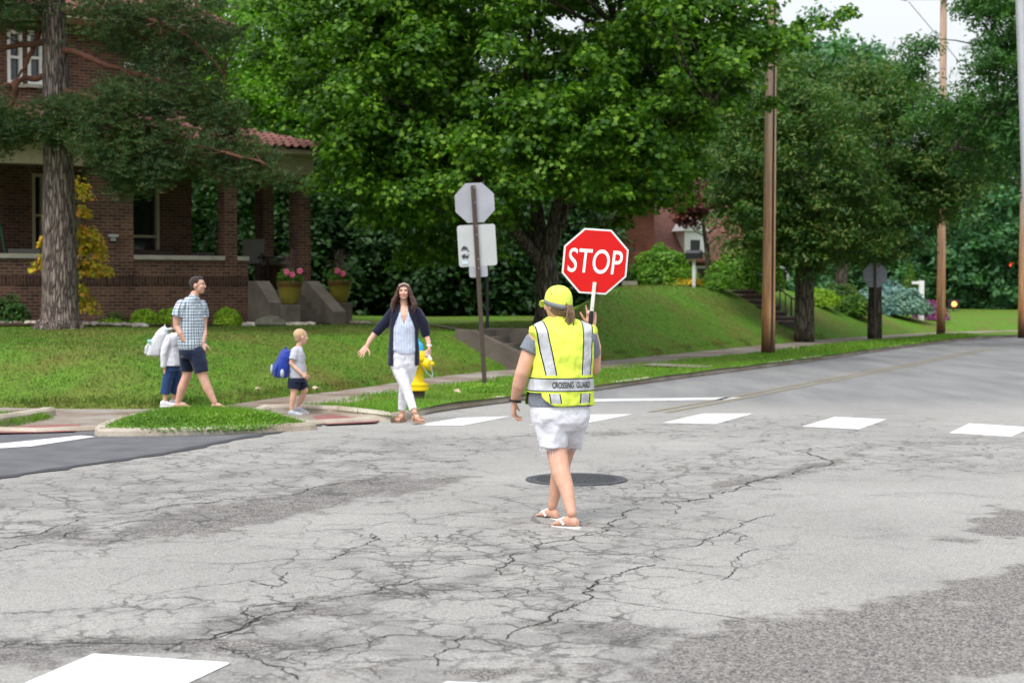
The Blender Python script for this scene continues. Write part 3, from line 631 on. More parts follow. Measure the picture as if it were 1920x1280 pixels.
# maple in the middle
mbz=np.array([*pd(1028,598,35)[:2],0]); mbz[2]=hl(*mbz[:2])-.05
def W3(x,y,D): return pd(x,y,D)
T0=W3(1030,560,35); 
skel=[[mbz,W3(1029,560,35),W3(1026,510,35),W3(1018,480,35)],
 [W3(1020,500,35),W3(985,455,34.8),W3(940,405,34.2),W3(900,350,33.6),W3(850,250,33)],
 [W3(1020,495,35),W3(1012,440,35.2),W3(1003,360,35.5),W3(990,200,35.6),W3(985,-100,36)],
 [W3(1024,505,35),W3(1035,420,34.9),W3(1060,330,34.6),W3(1075,230,34.4),W3(1160,60,34)],
 [W3(1026,500,35),W3(1048,420,35.3),W3(1100,300,35.6),W3(1180,170,35.5),W3(1300,20,35)],
 [W3(1016,480,35),W3(960,380,36),W3(880,250,36.5),W3(760,100,36.5)],
 [W3(1050,350,34.8),W3(1130,280,33.5),W3(1250,240,32.6),W3(1330,200,32)]]
rads=[[.36,.27,.25,.22],[.15,.13,.11,.08,.04],[.17,.15,.12,.07],[.15,.13,.10,.08,.04],[.13,.11,.08,.05],[.12,.08,.04],[.08,.06,.03]]
def C3(x,y,D,r): c=pd(x,y,D); return (c,r)
ells=[C3(1020,60,35,(4.6,4.8,4.2)),C3(760,130,33.6,(2.7,2.6,2.6)),C3(690,250,33,(1.35,1.6,1.5)),C3(740,340,33.6,(1.3,1.5,1.1)),C3(880,300,32.2,(2.0,1.6,1.5)),C3(1100,260,32,(2.3,1.7,1.3)),
 C3(1250,150,33,(2.3,2.3,2.1)),C3(1370,60,33.5,(1.7,1.9,1.4)),C3(1210,330,34,(1.2,1.5,.95)),C3(1000,-200,35,(5.5,5.5,3.5)),C3(775,430,35,(.9,.9,.75)),C3(860,440,35.6,(.8,.8,.6)),C3(1120,400,34.5,(1.0,1.0,.5)),C3(650,60,35,(2.2,2.2,2.0))]
def mkeep(c):                                # open space round the fork, under the crown
    X=960+c[:,0]/c[:,1]*F; Y=545-(c[:,2]-CAMZ)/c[:,1]*F
    lim=np.interp(X,[560,600,680,740,790,840,900,1000,1100,1200,1290,1320,1400,1480,1530],[200,330,400,445,495,500,480,400,385,425,400,320,150,95,60])
    return Y<lim-14
hang=np.array([W3(770,470,34),W3(762,482,34),W3(600,330,33.4),W3(1240,255,31.5),W3(1243,300,31.5),W3(1452,190,33.5),W3(1240,330,31.6),W3(700,395,33),W3(810,455,34),W3(850,470,36),W3(900,430,37),W3(1165,410,34.5),W3(850,440,35),W3(830,470,35.4),W3(880,480,36.5),W3(930,470,37),W3(870,410,34.5),W3(1500,45,34),W3(1545,35,34.5),W3(1590,18,34.5)])
tree('maple_tree','large green maple with a forked grey trunk rising behind the guard','tree',mbz,skel,rads,ells,1500,.50,120,.115,'maple',MT['L_maple'],MT['bark'],keepf=mkeep,nbr=170,n=18,extra=hang,shell=.35,droop=.5)
# pine in front of the house
D=31.; pb=np.array([*pd(112,622,D)[:2],0]); pb[2]=hl(*pb[:2])-.05
t=empty('pine_tree',pb,'pine with a scaly plated trunk beside the brick porch','tree')
mb=MB(); P=np.array([W3(112,626,D),W3(113,600,D),W3(113,560,D),W3(112,480,D),W3(111,380,D),W3(109,250,D),W3(104,120,D),W3(100,0,D),W3(97,-200,D),W3(95,-420,D)])-pb
u=np.linspace(0,9,60); Q=np.column_stack([np.interp(u,range(10),P[:,i]) for i in range(3)]); rr=np.interp(u,range(10),[.46,.38,.34,.325,.305,.275,.25,.23,.18,.1])
mb.tube(Q,rr*(1+rng.normal(0,.015,60)),28)
for k in range(9):
    a=k*.7; mb.tube([[0,0,.3],[math.cos(a)*.36,math.sin(a)*.36,.12],[math.cos(a)*.52,math.sin(a)*.52,-.05]],[.16,.12,.05],8)
trk=mb.build('trunk',MT['bark_pine'],t,'all')
limbs=[[(108,90,31),(160,105,30.6),(230,130,30.2),(275,170,29.9),(300,220,29.8)],[(108,80,31),(40,85,31),(-30,95,31),(-120,80,31)],[(108,145,31),(60,145,31.2),(10,160,31),(-60,190,31)],[(85,30,31),(55,110,31.1),(35,145,31)],
 [(110,170,31),(200,190,30.4),(270,230,30),(330,262,29.6),(420,285,29.2),(500,310,29)],[(106,20,31),(200,25,30.6),(300,40,30.3),(380,90,30.3),(420,140,30.2)],[(104,-40,31),(220,-60,30.5),(340,-20,30.2),(400,40,30)],
 [(109,200,31),(150,230,30.2),(180,260,29.8)],[(270,230,30),(330,290,29.7),(400,330,29.6)],[(240,135,30.2),(300,150,30),(360,200,29.8),(430,240,29.6)],[(35,150,31),(20,200,31),(-10,230,31)],[(300,220,29.8),(330,300,29.7),(240,330,29.8)]]
lm=MB(); cen=[]
for L in limbs:
    P=np.array([W3(*q) for q in L])-pb; k=len(P)*5; u=np.linspace(0,len(P)-1,k); Q=np.column_stack([np.interp(u,range(len(P)),P[:,i]) for i in range(3)])
    for _ in range(4): Q[1:-1]=(Q[:-2]+Q[1:-1]*2+Q[2:])/4
    Q[1:-1]+=rng.normal(0,.02,(k-2,3)); lm.tube(Q,np.linspace(.075,.02,k),8)
lm.build('limb',MT['limb_pine'],t,'all')
def region(poly,n,D0,D1):
    poly=np.array(poly,float); lo,hi=poly.min(0),poly.max(0); P=rng.uniform(lo,hi,(n*3,2)); P=P[inpoly(P,poly)][:n]; return np.array([W3(x,y,rng.uniform(D0,D1)) for x,y in P])
cen=np.concatenate([region([(170,195),(240,150),(300,175),(330,230),(400,220),(470,270),(540,320),(545,350),(480,335),(430,345),(400,330),(330,330),(280,352),(240,350),(205,322),(185,285),(140,275)],175,29,30.4),
 region([(60,200),(130,175),(180,215),(170,265),(100,262),(60,255),(20,280),(0,260),(0,235)],50,30,30.6),region([(150,0),(400,0),(440,90),(400,170),(330,195),(260,150),(210,90),(160,70),(140,20)],100,29.4,31.2),
 region([(320,180),(400,150),(440,200),(440,250),(380,235)],30,29.4,30.4),region([(-60,-40),(70,-40),(95,20),(60,55),(0,50),(-60,60)],45,30,31.4),region([(-60,160),(30,190),(50,240),(10,290),(-60,280)],32,30.2,31),region([(-100,-500),(400,-450),(420,-20),(-100,-20)],150,29,33),
 region([(215,320),(245,320),(250,375),(222,370)],8,29.4,29.7),region([(160,285),(300,300),(330,335),(220,340)],20,29.4,30)])
# thin twigs to every tuft group, then radial needles
tw=MB(); sk=np.concatenate([np.array([W3(*q) for q in L]) for L in limbs]+[np.array([W3(108,y,31) for y in range(-400,300,60)])])
for c in cen[::2]:
    j=np.argmin(np.linalg.norm(sk-c,axis=1)); a=sk[j]; m=(a+c)/2+np.array([0,0,-.05]); tw.tube(np.array([a,m,c])-pb,[.018,.012,.006],4,caps=False)
tw.build('twig',MT['limb_pine'],t,'all')
per=42; tuft=np.repeat(cen,per,0)+rng.normal(0,1,(len(cen)*per,3))*np.array([.2,.2,.10]); m=13
tc=np.repeat(tuft,m,0); v=rng.normal(0,1,(len(tc),3)); v[:,2]=np.abs(v[:,2])*.8+.1; v/=np.linalg.norm(v,axis=1)[:,None]; L=rng.uniform(.07,.13,len(tc))[:,None]
s=np.cross(v,rng.normal(0,1,v.shape)); s/=np.linalg.norm(s,axis=1)[:,None]
V=np.stack([tc-s*.0065,tc+s*.0065,tc+v*L],1)-pb
me=quick('crown',V.reshape(-1,3),np.arange(3*len(tc)).reshape(-1,3),3); me.materials.append(MT['L_pine']); link(me,'crown',t)
# street oaks on the verge
def simple_tree(kind,label,cat,bx,by,D,z,tr,ells,ncl,R_,per,leaf,shape,lmat,group=None,top=None,bmat=None,**kw):
    b=np.array([*pd(bx,by,D)[:2],z-.05]); c=np.array(ells[0][0]); top=top if top is not None else c[2]+.3*ells[0][1][2]
    sk=[[b,b+[0,0,(top-z)*.3],[b[0]*.7+c[0]*.3,b[1]*.7+c[1]*.3,z+(top-z)*.65],[b[0]*.4+c[0]*.6,b[1]*.4+c[1]*.6,top]]]; rd=[[tr*1.15,tr,tr*.7,tr*.25]]
    for i in range(7):
        a=i*2.4+bx; z0=z+(top-z)*(.33+.07*i); L=.55*(ells[0][1][0]); p0=np.array([b[0],b[1],z0])*1.; sk.append([p0,p0+[math.cos(a)*L*.5,math.sin(a)*L*.5,L*.35],p0+[math.cos(a)*L,math.sin(a)*L,L*.6]]); rd.append([tr*.4,tr*.25,tr*.1])
    return tree(kind,label,cat,b,sk,rd,ells,ncl,R_,per,leaf,shape,lmat,bmat or MT['bark'],group,**kw)
simple_tree('oak_tree','dull green street oak on the verge behind the near utility pole','tree',1508,637,47.6,.12,.27,[C3(1480,300,47.6,(2.7,2.7,2.9)),C3(1395,400,47,(1.5,1.6,1.5)),C3(1570,390,47,(1.7,1.8,1.8)),C3(1510,450,47,(1.3,1.5,1.0)),C3(1420,300,47,(1.9,1.8,2.2)),C3(1490,170,48,(1.7,1.8,1.2))],430,.72,130,.15,'oak',MT['L_oak'],'street oaks on the verge',shell=.45,keepf=lambda c:((960+c[:,0]/c[:,1]*F)>1345)&((545-(c[:,2]-CAMZ)/c[:,1]*F)<np.interp(960+c[:,0]/c[:,1]*F,[1300,1400,1480,1560,1620],[440,500,528,535,510])))
simple_tree('oak_tree','dull green street oak on the verge with a road sign in front of its trunk','tree',1640,633,50.5,.12,.21,[C3(1690,280,50.5,(3.0,2.8,2.7)),C3(1620,420,50,(1.9,1.7,1.4)),C3(1770,340,50,(1.8,1.9,1.6)),C3(1640,170,51,(1.9,2,1.2))],430,.72,130,.15,'oak',MT['L_oak'],'street oaks on the verge',shell=.3,keepf=lambda c:((545-(c[:,2]-CAMZ)/c[:,1]*F)<np.interp(960+c[:,0]/c[:,1]*F,[1550,1640,1700,1760,1860],[520,505,500,440,330]))&((960+c[:,0]/c[:,1]*F)<1870))
b=np.array([*pd(2050,640,44)[:2],.1])
tree('oak_tree','fresh green oak whose boughs reach in from the right edge','tree',b,[[b,b+[0,0,3.],pd(1990,250,44),pd(1900,120,44)],[pd(1990,150,44),pd(1890,190,43.5),pd(1822,238,43),pd(1778,288,43)]],[[.4,.3,.2,.08],[.09,.07,.055,.03]],
 [C3(1900,30,44,(1.6,2.2,1.1)),C3(1880,250,44,(1.6,1.8,1.5)),C3(1790,200,43.5,(1.5,1.5,.8)),C3(1995,200,44,(2.3,2.5,3.0)),C3(1850,-10,44,(1.0,1.2,.7)),C3(1880,110,43,(1.1,1.4,.9)),C3(1725,80,45,(.5,.8,.4)),C3(1715,130,45,(.4,.8,.5))],560,.5,70,.14,'oak',MT['L_oak2'],MT['bark'],shell=.2,droop=.5)
# background trees, each its own
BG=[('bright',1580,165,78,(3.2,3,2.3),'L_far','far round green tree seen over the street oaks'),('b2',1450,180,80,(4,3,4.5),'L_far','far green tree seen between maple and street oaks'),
('b3',1850,420,92,(5,4,6.2),'L_far','haze-tinted bluish green tree beyond the far utility pole'),('b4',1760,500,100,(4.5,4,4.5),'L_far','low haze-tinted bluish green tree far down the road'),('b5',1950,350,88,(4.5,4,8),'L_far','tall haze-tinted bluish green tree at the right edge of the road end'),
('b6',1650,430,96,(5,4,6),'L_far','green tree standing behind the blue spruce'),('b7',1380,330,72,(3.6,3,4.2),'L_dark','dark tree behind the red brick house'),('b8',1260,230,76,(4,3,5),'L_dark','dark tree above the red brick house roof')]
for nm,x,y,D,r,mt,lab in BG:
    c=pd(x,y,D); X=c[0]
    simple_tree('deciduous_tree',lab,'tree',x,y,D,hl(X,D),.3,[(c,r),(c+np.array([r[0]*.5,-.5,-r[2]*.45]),(r[0]*.6,r[1]*.7,r[2]*.55)),(c+np.array([-r[0]*.5,-.5,-r[2]*.4]),(r[0]*.6,r[1]*.7,r[2]*.5))],300,1.0,42,.34,'quad',MT[mt],'trees in the distance',shell=.35,nbr=30,top=c[2])
# woods behind the house and the maple
WD=[(420,110,50,(3.2,3,3.6),'L_bright','bright green tree between the house roof and the maple'),(510,60,56,(3.5,3,4.2),'L_bright','tall pale green tree above the porch roof'),(600,150,52,(3,2.5,3.4),'L_maple','mid green tree over the porch roof corner'),
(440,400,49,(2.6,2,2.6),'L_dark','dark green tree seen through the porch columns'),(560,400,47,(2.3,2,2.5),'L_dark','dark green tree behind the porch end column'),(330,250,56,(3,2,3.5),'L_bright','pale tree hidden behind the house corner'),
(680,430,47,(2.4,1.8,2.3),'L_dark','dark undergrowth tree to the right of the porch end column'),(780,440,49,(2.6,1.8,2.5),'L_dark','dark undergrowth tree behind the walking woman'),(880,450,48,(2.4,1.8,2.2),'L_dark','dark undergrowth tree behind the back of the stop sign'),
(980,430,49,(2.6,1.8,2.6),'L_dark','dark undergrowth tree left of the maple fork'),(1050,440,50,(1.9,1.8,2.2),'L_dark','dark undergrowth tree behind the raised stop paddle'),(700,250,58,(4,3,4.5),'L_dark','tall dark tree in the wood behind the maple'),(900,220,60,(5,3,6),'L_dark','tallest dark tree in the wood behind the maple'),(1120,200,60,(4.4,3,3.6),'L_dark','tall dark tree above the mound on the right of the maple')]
for x,y,D,r,mt,lab in WD:
    c=pd(x,y,D); low=y>380
    el=[(c,r),(c+np.array([r[0]*.5,-.5,-r[2]*.5]),(r[0]*.6,r[1]*.7,r[2]*.5)),(c+np.array([-r[0]*.5,-.5,-r[2]*.5]),(r[0]*.6,r[1]*.7,r[2]*.5))]
    if low: el.append((np.array([c[0],c[1]-.6,hl(c[0],c[1])+.7]),(r[0],1.0,.9)))
    simple_tree('deciduous_tree',lab,'tree',x,y,D,hl(c[0],D),.2,el,330 if low else 300,.7,46,.2,'oval' if not low else 'quad',MT[mt],'trees of the wood behind the garden',shell=.3,nbr=30,top=c[2]+.5)
# far wood that reads as one mass
n=52000; X=rng.uniform(-75,110,n); 
top=np.interp(X,[-75,-30,0,18,24,30,60,110],[15,16,16,15,13,12,14,15])+1.5*np.sin(X*.6)+np.sin(X*1.7)
Z=rng.random(n)**.8*top; Y=112+rng.uniform(-3,3,n)+1.8*np.sin(X*.8)*np.cos(Z*.6)
pos=np.column_stack([X,Y,Z]); nor=rng.normal(0,.6,(n,3))+np.array([0,-.5,.8])
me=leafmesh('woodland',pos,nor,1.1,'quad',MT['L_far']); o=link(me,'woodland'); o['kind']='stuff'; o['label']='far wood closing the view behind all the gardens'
n=60000; X=rng.uniform(-26,2.6,n); Z=rng.random(n)**.9*np.interp(X,[-26,-12,-4,4,9],[3.5,4.2,5.5,5.5,4])+.6; Y=53+rng.uniform(-1,1,n)+.7*np.sin(X*1.2)
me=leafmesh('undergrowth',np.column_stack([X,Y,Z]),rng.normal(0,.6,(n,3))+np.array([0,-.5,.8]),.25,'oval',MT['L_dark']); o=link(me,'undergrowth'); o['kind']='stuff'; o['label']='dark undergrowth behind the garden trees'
# shrubs
def shrub(kind,label,cat,base,r,n,leaf,shape,mat,group=None,up=.9,cone=False,stem=True):
    b=np.array(base,float); t=empty(kind,b,label,cat,group)
    v=rng.normal(0,1,(n,3)); v/=np.linalg.norm(v,axis=1)[:,None]; v[:,2]=np.abs(v[:,2]); rr=(.55+.45*rng.random(n)**.6)
    rr*=1+.16*np.sin(v[:,0]*6+b[0]*3)*np.sin(v[:,2]*7+b[1])*np.cos(v[:,1]*5)
    pos=v*rr[:,None]*np.array(r)
    if cone:
        h=rng.random(n)**1.4; a=rng.uniform(0,6.283,n); q=(1-h)*(.75+.35*rng.random(n)); pos=np.column_stack([np.cos(a)*q*r[0],np.sin(a)*q*r[1],.05+h*r[2]]); v=np.column_stack([np.cos(a),np.sin(a),np.full(n,.5)])
    nor=v+rng.normal(0,.55,(n,3))+np.array([0,0,.3])
    link(leafmesh('foliage',pos,nor,leaf,shape,mat),'foliage',t)
    m=MB()
    for i in range(7):
        a=i*.9; m.tube([[0,0,-.08],[math.cos(a)*r[0]*.3,math.sin(a)*r[1]*.3,r[2]*.4],[math.cos(a)*r[0]*.6,math.sin(a)*r[1]*.6,r[2]*.75]],[.02,.014,.006],5)
    m.build('stem',MT['bark'],t); return t
def gp(x,y,D): q=pd(x,y,D)[:2]; return (q[0],q[1],hl(*q))
gb='lime green clipped shrubs along the porch wall'
shrub('round_shrub','lime green round shrub left of the man, half over the white stones','shrub',gp(271,612,34.2),(.34,.34,.36),2600,.06,'oval',MT['L_lime'],gb)
shrub('round_shrub','lime green round shrub directly behind the shoulder of the man in plaid','shrub',gp(318,606,34.8),(.34,.34,.38),2600,.06,'oval',MT['L_lime'],gb)
shrub('round_shrub','lime green round shrub alone in the mulch beside the concrete stair wall','shrub',gp(428,606,35),(.33,.33,.40),2600,.06,'oval',MT['L_lime'],gb)
shrub('leafy_shrub','loose green leafy shrub at the left edge against the porch wall','shrub',gp(14,610,33),(.5,.3,.6),900,.10,'oval',MT['L_oak2'])
shrub('small_plant','low reddish weedy plant in front of the porch wall','plant',gp(215,604,34),(.3,.2,.3),400,.06,'oval',MT['L_oak'])
shrub('small_plant','low green plant growing from the white stones by the porch wall','plant',gp(205,612,33.4),(.35,.2,.15),500,.06,'oval',MT['L_lime'])
shrub('conical_shrub','small dark green cone shrub behind the grey rock','shrub',gp(513,597,36),(.24,.24,.62),1800,.05,'oval',MT['L_maple'],cone=True)
# young yellow-orange maple behind the pine trunk
b=gp(140,606,32.6); t=empty('young_maple',b,'thin yellow and orange leaved sapling just behind the pine trunk','sapling')
m=MB(); cen=[]
for i,(x,y) in enumerate([(146,350),(155,395),(170,440),(185,465),(95,400),(85,450),(80,490),(165,500),(150,540),(185,495),(160,460),(150,480),(140,430),(100,500),(158,565)]):
    c=pd(x,y,32.4+.1*(i%4))-np.array(b); cen.append(c); m.tube([[0,0,-.05],c*np.array([.2,.2,.5]),c],[.02,.014,.005],5)
m.build('trunk',MT['bark'],t); pos,nor=spray(np.array(cen),.30,130,.6,.6); link(leafmesh('crown',pos,nor,.085,'maple',MT['L_yellow']),'crown',t)
# garden plants on the right
shrub('tall_shrub','bright yellow green bush in front of the red brick house','bush',gp(1240,520,50.5),(1.1,1.0,1.2),5200,.13,'oval',MT['L_bright'])
shrub('tall_shrub','bright green bush behind the black mailbox','bush',gp(1400,530,52),(1.3,1.0,1.5),4200,.14,'oval',MT['L_bright'])
shrub('low_plants','low yellowish perennials at the top of the mound left of the mailbox','plants',gp(1280,530,50.),(.9,.5,.28),1800,.09,'oval',MT['L_yellow'])
shrub('low_shrub','low dark green shrub near the top of the railed steps','shrub',gp(1345,540,50),(.7,.6,.5),1500,.1,'oval',MT['L_bright'])
shrub('small_bush','dark green bush at the foot of the railed steps near the oak','bush',gp(1600,618,56),(.9,.7,.75),2400,.12,'oval',MT['L_maple'])
shrub('small_bush','reddish brown bush above the dark green one near the oak','bush',gp(1575,598,58),(.8,.6,.7),2000,.12,'oval',MT['L_oak'])
shrub('small_bush','yellow green low bush between the two street oaks','bush',gp(1540,600,55),(.7,.6,.6),1800,.11,'oval',MT['L_lime'])
shrub('conical_shrub','green cone shrub beside the blue spruce','shrub',gp(1706,600,66),(.65,.65,2.3),2600,.12,'oval',MT['L_maple'],cone=True)
shrub('flowering_plants','purple flowering plants beside the white post','plants',gp(1745,612,62),(.8,.6,.8),1600,.09,'quad',MT['L_purple'])
shrub('blue_spruce','spreading blue green spruce with layered boughs on the slope','spruce',gp(1668,605,60),(1.5,1.2,1.15),7000,.15,'quad',MT['L_blue'])
simple_tree('red_maple','small dark red leaved tree beside the red brick house','tree',1328,470,54,hl(pd(1328,470,54)[0],54),.09,[C3(1302,385,54,(.75,.8,.62)),C3(1325,360,54,(.5,.6,.4))],70,.33,60,.11,'maple',MT['L_red'],nbr=30)
P=[]
# ---------------------------------------------------------------- brick house on the left
house=empty('brick_house',(P0[0],P0[1],0),'dark brown brick house with a deep columned porch and clay tile roofs','house',rz=R(32))
# local axes: x along the porch wall (0 = its right end), y into the house, z up
def hb(name,boxes,mat,parent=house,uv=True,**kw):
    m=MB()
    for x0,x1,y0,y1,z0,z1 in boxes: m.box(((x0+x1)/2,(y0+y1)/2,(z0+z1)/2),((x1-x0)/2,(y1-y0)/2,(z1-z0)/2))
    return m.build(name,mat,parent,uv=uv,**kw)
hb('porch_wall',[(-9,0,0,.28,.5,1.70),(-9,-3.60,0.003,.28,1.90,2.26),(-2.68,0,0.003,.28,1.90,2.26)],MT['brick'])
hb('brick_band',[(-9,0.012,-.012,.27,1.70,1.90)],MT['soldier'])
hb('wall_cap',[(-9,-3.60,-.05,.33,2.26,2.36),(-2.68,-.56,-.05,.33,2.26,2.36),(-.26,.02,-.05,.33,2.26,2.36)],MT['stone_cap'],bevel=.01)
hb('corner_ledge',[(-3.9,-3.58,-.10,-.055,2.25,2.36)],MT['stone_cap'])
for x0,x1,y0,y1,z0 in((-3.60,-2.68,-.02,.75,1.9),(-.56,-.26,-.02,.42,1.9),(1.27,1.56,-.02,.55,1.2),(-9.6,-8.7,-.02,.75,1.9),(1.27,1.56,2.1,2.6,1.2)):
    hb('porch_column',[(x0,x1,y0,y1,z0,4.26)],MT['brick'])
hb('porch_floor',[(-9.6,1.6,.285,2.59,1.2,1.62)],MT['concrete'])
hb('side_wall',[(1.3,1.54,.56,2.1,1.2,2.2)],MT['brick']); hb('wall_cap',[(1.26,1.58,.552,2.1,2.2,2.3)],MT['stone_cap'])
hb('porch_beam',[(-9.8,1.62,-.06,.34,4.26,4.66),(1.26,1.62,.34,2.9,4.26,4.66)],MT['cream'])
hb('porch_ceiling',[(-9.8,1.26,.34,2.59,4.50,4.56)],MT['cream'])
hb('gutter',[(-10.3,2.12,-.62,-.48,4.68,4.80),(1.98,2.12,-.48,2.9,4.68,4.80)],MT['cream'],bevel=.02)
hb('soffit',[(-10.3,1.98,-.48,-.06,4.665,4.70),(1.62,1.98,-.06,2.9,4.665,4.70)],MT['cream'])
# main block, upper storey with window openings built as strips
YB=2.6
def wall_open(x0,x1,z0,z1,ops,y0,y1):
    bx=[]; cur=x0
    for a,b,c,d in sorted(ops):
        bx+= [(cur,a,y0,y1,z0,z1),(a,b,y0,y1,z0,c),(a,b,y0,y1,d,z1)]; cur=b
    bx.append((cur,x1,y0,y1,z0,z1)); return [q for q in bx if q[1]-q[0]>1e-3 and q[5]-q[4]>1e-3]
def hx(p,D): # image x at depth D -> house local x at plane YB
    q=pd(p,300,D)[:2]-P0; return float(q@W_)
def planex(p,y):  # local x where image column p meets the plane local-y = y
    k=(p-960)/F; o=P0-N_*y; # X=k*Y : (o+W t)
    return float((k*o[1]-o[0])/(W_[0]-k*W_[1]))
def zat(pxx,pyy,y):
    t=planex(pxx,y); Yd=(P0-N_*y+W_*t)[1]; return float(pd(pxx,pyy,Yd)[2])
ow=[(planex(18,YB),planex(46,YB),zat(40,158,YB),zat(40,58,YB)),(planex(56,YB),planex(84,YB),zat(60,158,YB),zat(60,58,YB)),(planex(262,YB),planex(302,YB),zat(280,219,YB),zat(280,120,YB)),(planex(236,YB),planex(256,YB),zat(280,219,YB),zat(280,120,YB))]
lo=[(planex(245,YB),planex(299,YB),1.63,zat(270,345,YB)),(planex(62,YB),planex(84,YB),2.35,zat(60,325,YB)),(planex(140,YB),planex(166,YB),1.63,zat(60,325,YB))]
XR=planex(361,YB)
hb('wall',wall_open(-13,XR,5.0,7.75,ow,YB,YB+.3)+wall_open(-13,XR,.4,5.0,lo,YB,YB+.3)+[(XR-.3,XR,YB+.3,12,.4,7.75),(-13,-12.7,YB+.3,12,.4,7.75),(-12.7,XR-.3,11.7,12,.4,7.75)],MT['brick'])
for a,b,c,d in ow+lo[:2]:
    f=hb('window',[(a,a+.07,YB-.03,YB+.12,c,d),(b-.07,b,YB-.03,YB+.12,c,d),(a+.07,b-.07,YB-.03,YB+.12,c,c+.08),(a+.07,b-.07,YB-.03,YB+.12,d-.08,d),(a+.07,b-.07,YB-.01,YB+.1,(c+d)/2-.03,(c+d)/2+.03)],MT['white'] if (a,b,c,d) in ow else MT['cream'],uv=False)
    hb('pane',[(a+.05,b-.05,YB+.10,YB+.115,c+.05,d-.05)],MT['glass'],f,uv=False)
    hb('sill',[(a-.06,b+.06,YB-.09,YB-.031,c-.08,c-.005)],MT['stone_cap'],f)
dd=hb('door',[(lo[2][0],lo[2][1],YB+.1,YB+.16,1.63,lo[2][3])],MT['cream'],uv=False)
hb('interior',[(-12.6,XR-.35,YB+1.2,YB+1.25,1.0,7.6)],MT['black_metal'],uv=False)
hb('downpipe',[(XR-.9,XR-.84,YB-.09,YB-.03,1.7,4.5)],MT['cream'],uv=False)
hb('lantern',[(-3.25,-3.05,-.13,-.03,2.75,2.80),(-3.2,-3.1,-.1,-.03,2.66,2.75)],MT['steel'],uv=False)
hb('cornice',[(-13.8,XR+.75,YB-.75,YB-.62,7.72,7.86),(XR+.62,XR+.75,YB-.62,12.7,7.72,7.86)],MT['cream'],uv=False)
hb('soffit',[(-13.8,XR+.62,YB-.62,YB-.003,7.70,7.74),(XR+.003,XR+.62,YB-.003,12.7,7.70,7.74)],MT['cream'])
def tiles(name,e0,e1,t0,t1,sp=.2,amp=.045,rows=9,parent=house):
    """barrel tile slope: eave e0-e1, top t0-t1 (local xyz)"""
    e0,e1,t0,t1=[np.array(q,float) for q in(e0,e1,t0,t1)]; L=np.linalg.norm(e1-e0); n=int(L/sp)*8; nor=np.cross(e1-e0,t0-e0); nor/=np.linalg.norm(nor); 
    if nor[2]<0: nor=-nor
    V=[];u=np.linspace(0,1,n+1); ph=(np.arange(n+1)%8)/8*2*math.pi; hgt=amp*(np.maximum(np.sin(ph),-.35))
    for r in range(rows):
        for s,o in((r/rows,.03),((r+1)/rows-.001,.0)):
            a=e0*(1-s)+t0*s; b=e1*(1-s)+t1*s; V.append(a[None]*(1-u[:,None])+b[None]*u[:,None]+nor[None]*(hgt+o)[:,None])
    k=n+1; m=len(V); f=[(i*k+j,i*k+j+1,(i+1)*k+j+1,(i+1)*k+j) for i in range(m-1) for j in range(n)]
    V2=[v-nor*.035 for v in V[:1]]; base=m*k; f+=[(j,j+1,base+j+1,base+j) for j in range(n)]
    # underside
    V3=np.array([e0-nor*.05,e1-nor*.05,t1-nor*.05,t0-nor*.05]); b2=base+k; f.append((b2,b2+1,b2+2,b2+3))
    return MB().add(np.concatenate(V+V2+[V3]),f).build(name,MT['tile'],parent)
tiles('porch_roof',(-10.3,-.66,4.83),(2.16,-.66,4.83),(-10.3,YB+.02,5.75),(-.9,YB+.02,5.75),rows=10)
tiles('porch_roof',(2.16,-.66,4.83),(2.16,4.2,4.83),(-.9,YB+.02,5.75),(XR,4.2,5.75),rows=10)
tiles('main_roof',(-13.85,YB-.78,7.88),(XR+.8,YB-.78,7.88),(-9,7.3,11.2),(XR-4.5,7.3,11.2),rows=22)
tiles('main_roof',(XR+.8,YB-.78,7.88),(XR+.8,12.75,7.88),(XR-4.5,7.3,11.2),(XR-4.5,7.4,11.2),rows=22)
# stair cheeks and steps at the right end of the porch (part of the house)
def cheek(x0,x1,yt,prof):
    m=MB(); v=[];k=len(prof)
    for x in(x0,x1):
        for y,z in prof: v.append((x,y,z))
    m.add(v,[tuple(range(k)),tuple(range(k,2*k))[::-1]]+[(i,(i+1)%k,k+(i+1)%k,k+i) for i in range(k)]); return m.build('stair_cheek',MT['concrete'],house,bevel=.015)
cheek(-.02,.30,0,[(-.015,.5),(-.015,1.80),(-.55,1.80),(-1.25,1.32),(-1.25,.5)])
cheek(1.30,1.62,0,[(-.025,.5),(-.025,1.80),(-.35,1.80),(-1.75,1.12),(-1.75,.5)])
hb('porch_step',[(.303,1.297,-.30*i-.30,-.30*i-(.003 if i else .0),.6,1.62-.15*(i+1)) for i in range(4)],MT['concrete'])
